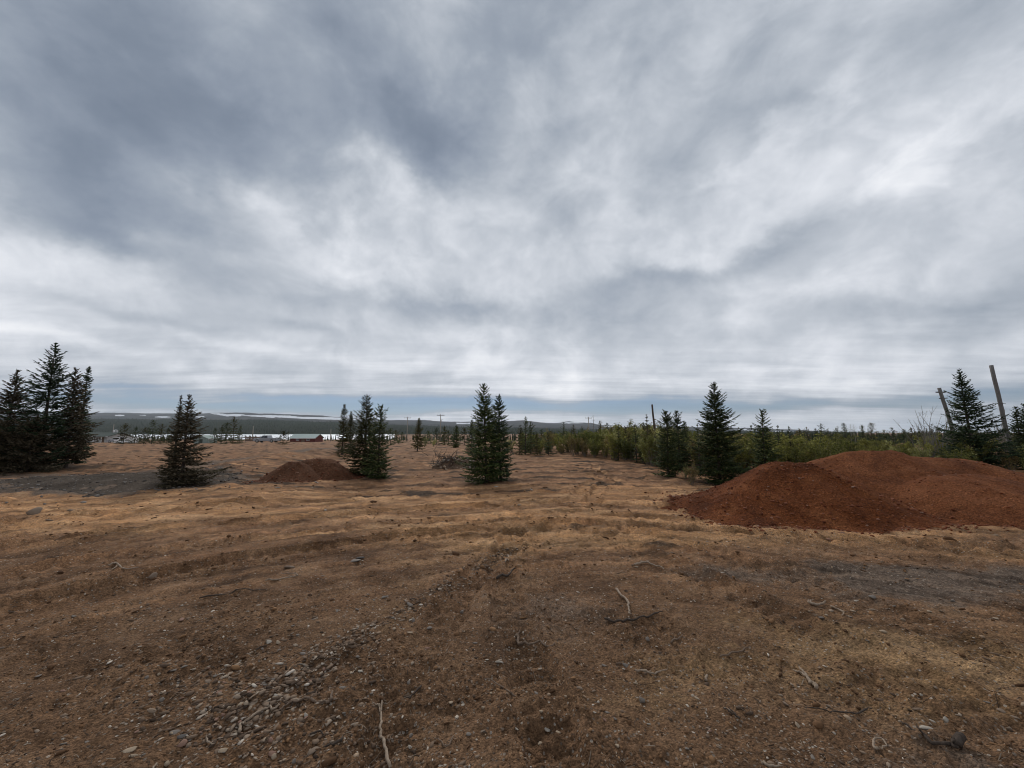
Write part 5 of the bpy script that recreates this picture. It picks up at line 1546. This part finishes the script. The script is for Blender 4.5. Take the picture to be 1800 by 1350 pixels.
def stones():
    rng = np.random.default_rng(55)
    # stones one can pick out in the photo: column, row, length in pixels, colour, shape, angle, label
    L = [
        (548, 1322, 28, 'brown', 0, 25, "large flat brown slab with a stick against its right end"), (619, 1134, 17, 'pale', 0, 20, "pale pointed flat stone above the gravel ridge, left of centre"),
        (634, 1181, 12, 'pale', 6, -12, "pale rectangular chip right of the gravel ridge"), (472, 1130, 12, 'pale', 2, 0, "round whitish stone left of the pale pointed one"), (488, 1131, 10, 'tan', 2, 0, "dusty yellowish stone touching the round whitish one"),
        (400, 1171, 13, 'pale', 4, 10, "pale blocky stone alone at the top of the left gravel field"), (306, 1180, 12, 'grey', 1, 10, "grey slate, left one of two lying tip to tip"), (324, 1173, 12, 'grey', 1, 30, "grey slate, right one of two lying tip to tip"),
        (425, 1234, 17, 'tan', 0, 30, "tan wedge stone below the grey slab in the left gravel field"), (421, 1222, 17, 'grey', 0, 8, "grey flat slab above the tan wedge stone"),
        (228, 1321, 24, 'tan', 3, 30, "long tan slate at the bottom left, leaning on another"), (234, 1330, 15, 'tan', 4, 15, "chunky tan stone under the long tan slate"), (113, 1307, 12, 'grey', 1, 10, "grey stone at the lower left among dark crumbs"),
        (308, 1289, 19, 'grey', 3, 22, "narrow grey slate left of the curved root"), (321, 1296, 18, 'dark', 3, 30, "dark narrow slate just right of the grey one near the curved root"), (468, 1297, 15, 'tan', 1, 30, "tan rhombic stone below the curved root's middle"),
        (478, 1291, 8, 'grey', 4, 0, "small blocky grey stone beside the tan rhombic one"), (416, 1286, 10, 'tan', 4, 5, "tan stone at the lower end of the curved root"), (603, 1211, 15, 'grey', 6, 18, "grey flat stone right of the curved root's raised end"),
        (537, 1257, 9, 'pale', 2, 0, "pale lump between the curved root and the vertical stick"), (484, 1223, 9, 'pale', 2, 0, "round pale pebble in the middle of the left gravel field"), (392, 1324, 17, 'tan', 3, 28, "slim tan slate near the bottom edge, left"),
        (477, 1327, 15, 'red', 2, 10, "reddish knobbly stone near the bottom edge left of the brown slab"), (725, 1215, 7, 'pale', 2, 0, "small white stone by the short dark twig"), (720, 1317, 9, 'pale', 2, 0, "pale lump right of the vertical stick's lower part"),
        (722, 1290, 9, 'grey', 5, 0, "round grey pebble right of the vertical stick"), (516, 1340, 9, 'grey', 5, 0, "grey pebble cluster stone at the bottom, left of the brown slab"),
        (878, 1166, 17, 'pale', 1, 5, "pale grey stone below the forked root at the centre"), (835, 1131, 12, 'grey', 1, -10, "grey stone left of the forked root"), (988, 1051, 7, 'pale', 0, 0, "white chip, right one of two at the centre"), (979, 1056, 7, 'pale', 2, 0, "white chip, left one of two at the centre"),
        (1117, 1202, 10, 'tan', 4, 5, "tan cube-like stone below the pale horizontal twig"), (1099, 1171, 12, 'grey', 2, 0, "largest grey stone in the crumbly cluster right of centre"), (1061, 1171, 9, 'grey', 2, 0, "left grey stone in the crumbly cluster right of centre"),
        (1097, 1178, 8, 'pale', 1, 0, "pale chip at the foot of the crumbly cluster"), (1138, 1131, 9, 'grey', 5, 0, "round grey stone among dark crumbs above the horizontal twig"), (1020, 1211, 12, 'brown', 1, -20, "brown stone below the white smear of dust"),
        (995, 1226, 9, 'tan', 2, 30, "tan stone left of the brown one, bottom centre"), (961, 1286, 13, 'pale', 2, 0, "knobbly pale pink stone at the bottom centre"), (908, 1286, 7, 'pale', 2, 0, "small pale stone left of the knobbly pink one"), (950, 1310, 10, 'tan', 1, 5, "dull tan stone under the knobbly pink one"),
        (1045, 1252, 7, 'pale', 2, 0, "pale pebble at the head of a short stone row, bottom centre"), (1063, 1267, 9, 'red', 2, 0, "reddish stone in the short stone row, bottom centre"), (1081, 1262, 8, 'grey', 2, 0, "grey stone ending the short stone row, bottom centre"), (1140, 1273, 8, 'pale', 4, 0, "pale pebble alone right of the short stone row"),
        (1247, 1286, 9, 'red', 4, 10, "pinkish blocky stone at the bottom, right of centre"), (1226, 1229, 11, 'tan', 6, -40, "tan upright sliver stone below the broken twigs"), (1208, 1316, 10, 'grey', 1, 10, "grey flat stone near the bottom edge right of centre"), (1381, 1241, 11, 'brown', 2, -20, "brown rounded stone under the peeled branch"),
        (1402, 1277, 12, 'tan', 2, -30, "tan stone with a dark hollow below it, lower right"), (1630, 1283, 24, 'pale', 1, -20, "largest pale stone of the trio at the lower right"), (1638, 1267, 13, 'pale', 1, -30, "pale stone above the largest one of the lower right trio"), (1663, 1268, 11, 'pale', 5, 0, "round pale stone, right one of the lower right trio"),
        (1787, 1340, 14, 'red', 4, -20, "rusty stone in the bottom right corner"), (1640, 1091, 24, 'tan', 3, 0, "long low tan stone on the grey gravel at the right"), (1635, 1076, 11, 'tan', 1, 0, "tan stone above the long low one at the right"), (1655, 1075, 10, 'tan', 1, -10, "right tan stone above the long low one"),
        (1533, 1071, 12, 'tan', 1, -10, "tan stone on the grey gravel by the forked stick"), (1505, 1055, 9, 'pale', 0, 0, "pale chip near the stub on the grey gravel"), (1752, 1081, 12, 'tan', 3, -5, "thin tan slate near the right edge on the grey gravel"), (1270, 1008, 9, 'pale', 0, 0, "white flat chip on the dark gravel before the red pile"),
        (623, 986, 26, 'grey', 0, 10, "big grey flat rock in the left middle ground, propped on a smaller one"), (634, 982, 17, 'dark', 1, 5, "dark rock behind the big grey flat one"), (269, 1003, 15, 'brown', 5, 0, "dirt-caked brown boulder left of the looped root"), (510, 998, 20, 'brown', 1, 10, "flat brown rock left of the big grey one"),
        (59, 904, 22, 'brown', 5, 0, "rounded dusty boulder near the left edge, by the scraped bank"), (131, 900, 20, 'brown', 1, 5, "flat dusty boulder right of the rounded one by the left edge"), (88, 917, 14, 'brown', 1, 0, "small earthy boulder between the two at the left edge"),
        (489, 857, 10, 'pale', 1, 5, "white broken rock below the small reddish pile, left one"), (522, 856, 10, 'pale', 0, 5, "white broken rock below the small reddish pile, middle one"), (557, 849, 9, 'pale', 1, 0, "white speckled rock below the small reddish pile, right one"), (549, 856, 7, 'pale', 0, 0, "small white rock under the small reddish pile's right end"),
        (872, 855, 8, 'pale', 4, 0, "pale stone in front of the close centre spruce pair"), (1424, 924, 18, 'tan', 3, 0, "long tan stone at the front foot of the red pile"), (1750, 941, 16, 'tan', 3, -5, "tan slab at the foot of the rightmost red pile"), (692, 800, 8, 'pale', 0, 0, "white stone right of the darker olive-pair spruce"),
        (1015, 818, 9, 'tan', 1, 0, "tan stone in the torn ground before the scrub"), (934, 868, 6, 'pale', 2, 0, "small pale stone right of the centre pair's foot"), (572, 893, 7, 'pale', 2, 0, "white pebble in the orange scraped strip, left"), (660, 700 + 183, 6, 'pale', 1, 0, "pale chip in the scraped strip below the olive pair"),
        (1120, 995, 10, 'tan', 3, 0, "thin tan slate at the left tip of the pale curved root"), (1100, 960, 8, 'tan', 1, 0, "tan chip on the scraped strip at the centre right"), (820, 877, 6, 'brown', 2, 0, "small brown clod-like stone left of the centre pair"),
    ]
    for (px, py, ln, c, k, a, lab) in L:
        p = pix(px, py)
        dist = math.hypot(p.x, p.y, CAM_H)
        # pixels per metre along the image plane at that ray
        fwd = p.y * math.cos(PITCH) + (p.z - CAM_H) * math.sin(PITCH)
        size = 0.5 * ln / F_PX * fwd
        put_stone(p.x, p.y, size, k, c, math.radians(a), lab, None, rng, sink=0.26)
    # more stones of a hand's size, alike among themselves
    spots = []
    for (px, py, sx, sy, n, where, cols) in (
            (430, 1240, 150, 75, 110, "in the left foreground gravel field", ('grey', 'tan', 'brown', 'red', 'grey')), (560, 1160, 60, 35, 26, "on the gravel ridge left of centre", ('tan', 'red', 'grey')),
            (700, 1085, 45, 22, 22, "on the gravel ridge above the left gravel field", ('tan', 'grey')), (950, 1270, 130, 50, 26, "in the bottom centre", ('grey', 'brown', 'tan')),
            (1580, 1060, 110, 30, 20, "on the grey gravel patch at the right", ('tan', 'grey')), (1600, 1290, 150, 50, 16, "in the lower right corner", ('grey', 'brown'))):
        used = 0
        while used < n:
            x_, y_ = px + rng.normal(0, sx), py + rng.normal(0, sy)
            if not (0 < x_ < 1800 and 830 < y_ < 1350): continue
            p = pix(x_, y_)
            c = cols[int(rng.integers(0, len(cols)))]
            ln = float(np.clip(rng.lognormal(2.15, 0.28), 6, 14))
            fwd = p.y * math.cos(PITCH) + (p.z - CAM_H) * math.sin(PITCH)
            word = {'grey': 'grey slate', 'tan': 'tan', 'brown': 'brown', 'red': 'rusty'}[c]
            put_stone(p.x, p.y, 0.5 * ln / F_PX * fwd, int(rng.integers(0, 8)), c, rng.uniform(0, 3.1), f"small {word} stone {where}", f"small {word} stones {where}", rng, sink=0.28)
            used += 1


stones()


def rubble():
    """heap of pale broken rock and dark root mat beside the centre pair"""
    rng = np.random.default_rng(66)
    p = pix(800, 822)
    root = empty("rubble_heap", p); tag(root, "heap of torn roots and dark earth with pale rocks, left of the centre spruce pair", 'rubble heap')
    gx = np.linspace(-1.7, 1.7, 70); gy = np.linspace(-0.7, 1.3, 44)
    X, Y = np.meshgrid(gx, gy, indexing='ij')
    H = 0.62 * np.exp(-(((X + 0.35) / 0.75) ** 2 + ((Y - 0.35) / 0.45) ** 2)) + 0.48 * np.exp(-(((X - 0.75) / 0.6) ** 2 + ((Y - 0.3) / 0.5) ** 2))
    H = 0.8 * H * (1 + 0.55 * fbm(X / 0.3, Y / 0.3, 3, 61)) - 0.05 - 0.25 * sstep(np.hypot(X / 1.5, (Y - 0.3) / 0.85), 0.7, 1.0)
    V = np.stack([X, Y, H], -1).reshape(-1, 3); ny = 44
    i, j = np.meshgrid(np.arange(69), np.arange(43), indexing='ij')
    F = np.stack([i * ny + j, (i + 1) * ny + j, (i + 1) * ny + j + 1, i * ny + j + 1], -1).reshape(-1, 4)
    link("earth", new_mesh("earth", V, F, simple("dark_earth", (0.060, 0.036, 0.023), (0.19, 0.12, 0.075), 5, 0.95, bump=0.5)), root)
    mb = MB()
    for k in range(70):
        b = np.array([rng.normal(-0.45, 0.4), rng.normal(0.2, 0.3), 0.25 + 0.35 * rng.random()])
        e = b + rng.normal(0, 0.28, 3)
        mb.tube([b, (b + e) / 2 + rng.normal(0, 0.06, 3), e], [0.014, 0.010, 0.004], 4)
    mb.build("torn_roots", BARK, root)
    for k in range(130):
        x = p.x + rng.normal(0.5, 0.7); y = p.y + rng.normal(0.05, 0.33)
        hx = 0.62 * math.exp(-(((x - p.x + 0.35) / 0.75) ** 2 + ((y - p.y - 0.35) / 0.45) ** 2)) + 0.48 * math.exp(-(((x - p.x - 0.75) / 0.6) ** 2 + ((y - p.y - 0.3) / 0.5) ** 2))
        s = float(np.clip(rng.lognormal(-2.75, 0.45), 0.03, 0.15))
        c = ('pale', 'tan', 'grey', 'tan', 'brown')[k % 5]
        o = link("rock", stone_mesh(int(rng.integers(0, 8)), c), None, (x, y, p.z + hx * 0.78 + s * 0.12), (rng.normal(0, .4), rng.normal(0, .4), rng.uniform(0, 6)), s)
        nm = {'pale': 'pale', 'tan': 'tan', 'grey': 'grey', 'brown': 'brown'}[c]
        tag(o, f"{nm} broken rock on the rubble heap left of the centre pair", 'rock', f"{nm} rocks of the rubble heap")


rubble()


def gravel():
    """crumbs, pebbles and grit that nobody could count"""
    rng = np.random.default_rng(88)
    m = tinted("loose_grit", [(0.0, (0.050, 0.034, 0.024)), (0.35, (0.130, 0.086, 0.058)), (0.7, (0.23, 0.162, 0.112)), (0.93, (0.33, 0.26, 0.195)), (1.0, (0.56, 0.49, 0.41))], None)
    P, S = [], []
    n = 31000
    # even over what lies before the camera, thinning with distance
    py = 880 + (1400 - 880) * rng.random(n) ** 0.9; px = rng.uniform(-60, 1860, n)
    c, s = math.cos(PITCH), math.sin(PITCH)
    dx = (px - 900) / F_PX; dyv = (675 - py) / F_PX
    t = -CAM_H / (s + c * dyv)
    x, y = dx * t, (c - s * dyv) * t
    dens = np.clip(0.35 + 0.9 * fbm(x / 0.9, y / 0.9, 3, 71), 0.05, 1)
    dl = np.exp(-(((px - 450) / 230) ** 2 + ((py - 1230) / 110) ** 2))
    dw, _ = seg_dist(x, y, WINDROW)
    dens = np.clip(dens * 0.6 + 0.75 * dl + 0.9 * np.exp(-(dw / 0.17) ** 2), 0, 1)
    k = rng.random(n) < dens
    x, y, dl, dw, t = x[k], y[k], dl[k], dw[k], t[k]
    sz = 0.0055 * rng.lognormal(0, 0.52, len(x)) * (1 + 1.1 * dl + 0.9 * np.exp(-(dw / 0.17) ** 2)) * np.clip(t / 3.2, 0.8, 2.2) ** 0.6
    sz = np.minimum(sz, 0.024)
    # the windrow itself
    wl = [np.array(p) for p in spline(WINDROW, 12)]
    kw_ = rng.integers(0, len(wl) - 1, 2600); tw = rng.random(2600)[:, None]
    W = np.array(wl)
    q = W[kw_] * (1 - tw) + W[kw_ + 1] * tw + rng.normal(0, 0.075, (2600, 2))
    keep = rng.random(2600) < np.clip(0.55 + perlin(q[:, 0] * 2.2, q[:, 1] * 2.2, 77), 0.12, 1)
    q = q[keep]; sw = np.minimum(0.0088 * rng.lognormal(0, 0.5, len(q)), 0.024)
    x, y, sz = np.concatenate([x, q[:, 0]]), np.concatenate([y, q[:, 1]]), np.concatenate([sz, sw])
    P = np.stack([x, y, ground_z(x, y) + sz * 0.12], -1)
    V, F, T = pebble_soup(P, sz, rng)
    o = link("loose_gravel", new_mesh("loose_gravel", V, F, m, False, {'tint': T}))
    tag(o, "loose pebbles, crumbs and grit scattered over the bare ground", "gravel", kind='stuff')
    # litter of fine rootlets and twigs
    n = 5200
    py = 890 + (1400 - 890) * rng.random(n); px = rng.uniform(-60, 1860, n)
    dx = (px - 900) / F_PX; dyv = (675 - py) / F_PX
    t = -CAM_H / (s + c * dyv); x, y = dx * t, (c - s * dyv) * t
    k = rng.random(n) < np.clip(0.35 + fbm(x / 0.7, y / 0.7, 3, 73), 0.03, 1)
    x, y = x[k], y[k]; n = len(x)
    a = rng.uniform(0, 6.28, n); l = 0.035 * rng.lognormal(0, 0.5, n); w = 0.0016 * rng.lognormal(0, 0.3, n)
    B = np.stack([x, y, ground_z(x, y) + 0.004], -1)
    xm, ym = x + np.cos(a) * l * .5 + rng.normal(0, 0.006, n), y + np.sin(a) * l * .5 + rng.normal(0, 0.006, n)
    Mi = np.stack([xm, ym, ground_z(xm, ym) + 0.008], -1)
    xe, ye = x + np.cos(a) * l, y + np.sin(a) * l
    E = np.stack([xe, ye, ground_z(xe, ye) + 0.004 + 0.012 * rng.random(n)], -1)
    sd = np.stack([-np.sin(a), np.cos(a), np.zeros(n)], -1) * w[:, None]; up = np.array([0, 0, 1.0]) * w[:, None]
    V = np.stack([B + sd, B - sd, B + up * 1.6, Mi + sd, Mi - sd, Mi + up * 1.6, E], 1)
    f = np.array([(0, 3, 5), (0, 5, 2), (1, 2, 5), (1, 5, 4), (3, 6, 5), (4, 5, 6)])
    F = (f[None] + (np.arange(n) * 7)[:, None, None]).reshape(-1, 3)
    m2 = tinted("root_litter", [(0.0, (0.040, 0.026, 0.018)), (0.6, (0.12, 0.080, 0.055)), (1.0, (0.30, 0.235, 0.175))], None)
    o = link("root_litter", new_mesh("root_litter", V.reshape(-1, 3), F, m2, False, {'tint': np.repeat(rng.random(n), 7)}))
    tag(o, "litter of fine rootlets and broken twigs on the dirt", "litter", kind='stuff')


gravel()


def clods():
    """crumbled lumps of soil torn up by the machines"""
    rng = np.random.default_rng(99)
    n = 26000
    row = 800 + (1390 - 800) * rng.random(n) ** 1.15; px = rng.uniform(-60, 1860, n)
    c, s = math.cos(PITCH), math.sin(PITCH)
    dx = (px - 900) / F_PX; dv = (675 - row) / F_PX
    t = -CAM_H / (s + c * dv); x, y = dx * t, (c - s * dv) * t
    dens = 0.10 + 0.9 * sstep(fbm(x / 1.6, y / 0.6, 3, 81), 0.0, 0.8)
    for pts, hw, dep, lug in TRACKS:
        d, _ = seg_dist(x, y, pts)
        dens = np.maximum(dens, 0.9 * np.exp(-((d - hw * 1.15) / (0.3 * hw)) ** 2))
    k = (rng.random(n) < dens) & (t < 60)
    for cn in CONES:
        k &= cone_field(x, y, cn) < -0.1
    x, y, t = x[k], y[k], t[k]
    sz = 0.0075 * rng.lognormal(0, 0.5, len(x)) * np.clip(t / 3.2, 0.8, 8) ** 0.72
    sz = np.minimum(sz, 0.10)
    V, F, T = pebble_soup(np.stack([x, y, ground_z(x, y) + sz * 0.05], -1), sz, rng, (0.4, 0.75))
    m = tinted("soil_clods", [(0.0, (0.060, 0.031, 0.016)), (0.5, (0.145, 0.078, 0.040)), (0.92, (0.26, 0.145, 0.072)), (1.0, (0.36, 0.27, 0.19))], None, noise_scale=40.0)
    o = link("soil_clods", new_mesh("soil_clods", V, F, m, False, {'tint': T}))
    tag(o, "crumbled lumps of torn-up soil over the clearing", "soil", kind='stuff')


clods()

# ------------------------------------------------------------------ sticks and roots on the dirt
ROOT_PALE = wood_material("peeled_root", (0.20, 0.145, 0.10), (0.37, 0.285, 0.21))
ROOT_MID = wood_material("brown_root", (0.105, 0.070, 0.047), (0.20, 0.14, 0.098))
ROOT_DARK = wood_material("dark_twig", (0.035, 0.025, 0.019), (0.080, 0.058, 0.043))


def stick(paths, wpx, mat, label, name="stick", lift=0.004):
    """paths: pixel polylines lying on the ground; first is the main stem, others are side roots"""
    p0 = pix(*paths[0][len(paths[0]) // 2])
    root = empty(name, p0); tag(root, label, 'stick')
    for i, path in enumerate(paths):
        pts = []
        sp = spline(path, 5)
        for k, q in enumerate(sp):
            p = pix(q[0], q[1]); pts.append(p)
        zz = np.array([p.z for p in pts]); w_ = max(3, len(pts) // 2)
        zs = np.convolve(np.pad(zz, w_, mode='edge'), np.ones(2 * w_ + 1) / (2 * w_ + 1), 'valid')
        zs = zs + max(0.0, float(np.percentile(zz - zs, 60)))
        for p, v in zip(pts, zs): p.z = 0.75 * v + 0.25 * p.z
        fwd = pts[len(pts) // 2].y
        r = max(0.5 * wpx / F_PX * fwd * (1.0 if i == 0 else 0.62), 0.0018)
        rad = []
        n = len(pts)
        rg = np.random.default_rng(int(path[0][0] * 7 + path[0][1]))
        for k in range(n):
            f = 1.05 - 0.55 * k / (n - 1)
            rad.append(r * f * rg.uniform(0.82, 1.15))
            pts[k] = pts[k] - p0 + Vector((rg.normal(0, r * 0.3), rg.normal(0, r * 0.3), r * 0.9 + lift + abs(rg.normal(0, r * 0.5))))
        rad[0] *= 0.75; rad[-1] *= 0.5
        MB().tube(pts, rad, 7).build("stem" if i == 0 else "side_root", mat, root, True)


stick([[(421, 1291), (424, 1279), (445, 1261), (470, 1249), (488, 1242), (490, 1240)]], 4.6, ROOT_PALE, "curved peeled root, lower left half of a long wavy one", "root")
stick([[(584, 1221), (580, 1232), (565, 1236), (540, 1233), (515, 1236), (498, 1246), (478, 1259)]], 4.2, ROOT_MID, "wavy brown root lying right of the curved peeled one, tip raised", "root")
stick([[(686, 1352), (676, 1320), (668, 1296), (670, 1274), (668, 1252), (665, 1240)], [(669, 1250), (661, 1241), (652, 1237)], [(669, 1250), (671, 1238), (670, 1229)]], 5.0, ROOT_PALE, "long pale forked stick standing out at the bottom left of centre")
stick([[(602, 1302), (585, 1311), (566, 1319)]], 4.5, ROOT_DARK, "dark twig against the large flat brown slab")
stick([[(740, 1213), (728, 1221), (716, 1231)]], 3.5, ROOT_DARK, "short dark twig near the small white stone")
stick([[(690, 1294), (687, 1306), (684, 1320)]], 2.5, ROOT_MID, "thin brown twig right of the long pale forked stick")
stick([[(797, 1299), (786, 1315), (775, 1307), (762, 1299)]], 3.0, ROOT_MID, "thin bent twig right of the long pale forked stick's foot")
stick([[(1083, 1036), (1092, 1050), (1103, 1061), (1106, 1078), (1110, 1081)]], 4.2, ROOT_PALE, "thin bleached bent stick on the grey soil right of centre")
stick([[(872, 1023), (890, 1015), (908, 1006)], [(884, 1019), (890, 1013), (897, 1010)]], 4.6, ROOT_DARK, "dark forked branch stub near the tyre prints at the centre")
stick([[(888, 992), (894, 982), (891, 976)]], 3.0, ROOT_PALE, "small hooked pale twig above the dark branch stub", "twig")
stick([[(908, 1118), (910, 1130), (917, 1141), (925, 1139), (950, 1133), (976, 1134)], [(912, 1126), (910, 1118), (914, 1112)], [(938, 1134), (942, 1144), (940, 1150)]], 5.0, ROOT_MID, "forked brown root at the centre foreground, one arm horizontal", "root")
stick([[(1062, 1093), (1090, 1095), (1120, 1090), (1140, 1084), (1165, 1078)]], 4.0, ROOT_DARK, "half buried dark root below the bleached bent stick", "root")
stick([[(1117, 1182), (1135, 1185), (1155, 1184), (1173, 1180)]], 3.6, ROOT_PALE, "pale horizontal twig right of the crumbly stone cluster")
stick([[(905, 1230), (893, 1216), (876, 1206), (850, 1195)]], 3.0, ROOT_MID, "slender brown twig left of the bottom centre stones")
stick([[(1436, 1214), (1428, 1206), (1418, 1192), (1405, 1178)], [(1420, 1194), (1408, 1186), (1394, 1182)]], 6.5, ROOT_PALE, "stout peeled branch piece at the lower right of centre")
stick([[(1526, 1213 + 38), (1500, 1257), (1470, 1253), (1440, 1249), (1415, 1247)]], 2.6, ROOT_DARK, "long thin dark rootlet below the stout peeled branch", "root")
stick([[(1422, 1061), (1432, 1066), (1448, 1064), (1452, 1060)], [(1430, 1065), (1424, 1059), (1430, 1057)]], 4.5, ROOT_PALE, "bleached forked stub on the grey gravel at the right")
stick([[(1460, 1068), (1475, 1074), (1483, 1080), (1480, 1084)]], 2.6, ROOT_PALE, "fine curled pale root right of the bleached forked stub", "root")
stick([[(1543, 1322), (1536, 1315), (1536, 1308), (1545, 1303), (1556, 1308), (1558, 1314), (1548, 1318)]], 3.6, ROOT_PALE, "looped pale root at the lower right, like an open ring", "root")
stick([[(1690, 1312), (1675, 1311), (1655, 1305), (1630, 1294), (1605, 1283), (1585, 1271)], [(1640, 1298), (1620, 1290), (1612, 1284)]], 6.0, ROOT_DARK, "dark forked branch with a knotted end beside the lower right stone trio", "branch")
stick([[(1690, 1308), (1684, 1312), (1676, 1313)]], 13.0, ROOT_DARK, "thick dark knot of wood at the end of the lower right branch", "wood_knot")
stick([[(1115, 994), (1125, 992), (1140, 992), (1155, 997), (1165, 1002)]], 3.6, ROOT_PALE, "pale curved root on the dark soil right of centre", "root")
stick([[(190, 994), (205, 997), (220, 1000), (243, 1001)], [(205, 997), (198, 1002), (192, 1003)]], 3.0, ROOT_PALE, "pale twig in the scraped soil at the left middle ground")
stick([[(466, 1022), (490, 1020), (512, 1018), (523, 1014), (516, 1011), (494, 1010)]], 2.6, ROOT_PALE, "looped thin pale root in the left middle ground", "root")
stick([[(350, 1056), (390, 1047), (430, 1041), (470, 1036)]], 2.4, ROOT_DARK, "long dark root line in the scraped soil at the left", "root")
stick([[(362, 1301), (366, 1308), (378, 1310)], [(366, 1308), (362, 1299), (363, 1296)]], 2.8, ROOT_PALE, "little pale forked twig below the curved peeled root", "twig")
stick([[(275, 1345), (270, 1352), (265, 1362)]], 3.2, ROOT_PALE, "pale twig end at the bottom left border", "twig")
stick([[(1240, 1198), (1243, 1191), (1242, 1188)]], 4.0, ROOT_PALE, "short upright pale twig right of the tan cube stone", "twig")
stick([[(1300, 1265), (1285, 1257), (1272, 1247)], [(1295, 1260), (1284, 1250), (1280, 1245)]], 3.4, ROOT_DARK, "bundle of dark splinters at the bottom right of centre", "twig")
stick([[(1265, 1155), (1290, 1150), (1310, 1143), (1320, 1140)]], 3.0, ROOT_MID, "thin brown twig in the clay patch right of centre", "twig")
stick([[(1340, 1345), (1350, 1350), (1375, 1352)]], 5.0, ROOT_PALE, "pale stick at the bottom border right of centre")
stick([[(450, 1140), (470, 1137)], ], 2.4, ROOT_DARK, "tiny dark twig by the round whitish stone", "twig")
stick([[(655, 1192), (672, 1188), (690, 1186)]], 3.0, ROOT_MID, "flat brown splinter right of the pale rectangular chip", "twig")
stick([[(545, 1294), (560, 1290), (570, 1296)]], 3.2, ROOT_DARK, "dark bark piece above the large flat brown slab", "bark_piece")
stick([[(1180, 1130), (1195, 1122), (1200, 1118)], [(1190, 1124), (1184, 1118), (1182, 1115)]], 2.8, ROOT_MID, "crossed thin twigs left of the clay patch", "twig")


# ------------------------------------------------------------------ air
def haze():
    m = bpy.data.materials.new("haze"); m.use_nodes = True
    nt = m.node_tree; nt.nodes.clear()
    v = nt.nodes.new('ShaderNodeVolumePrincipled')
    v.inputs['Color'].default_value = (0.80, 0.88, 0.97, 1)
    v.inputs['Density'].default_value = 5.5e-5
    v.inputs['Anisotropy'].default_value = 0.2
    o = nt.nodes.new('ShaderNodeOutputMaterial'); nt.links.new(v.outputs[0], o.inputs['Volume'])
    b = MB().box((0, 0, 127.5), (29000, 29000, 415)).build("haze", m)
    tag(b, kind='stuff')


haze()
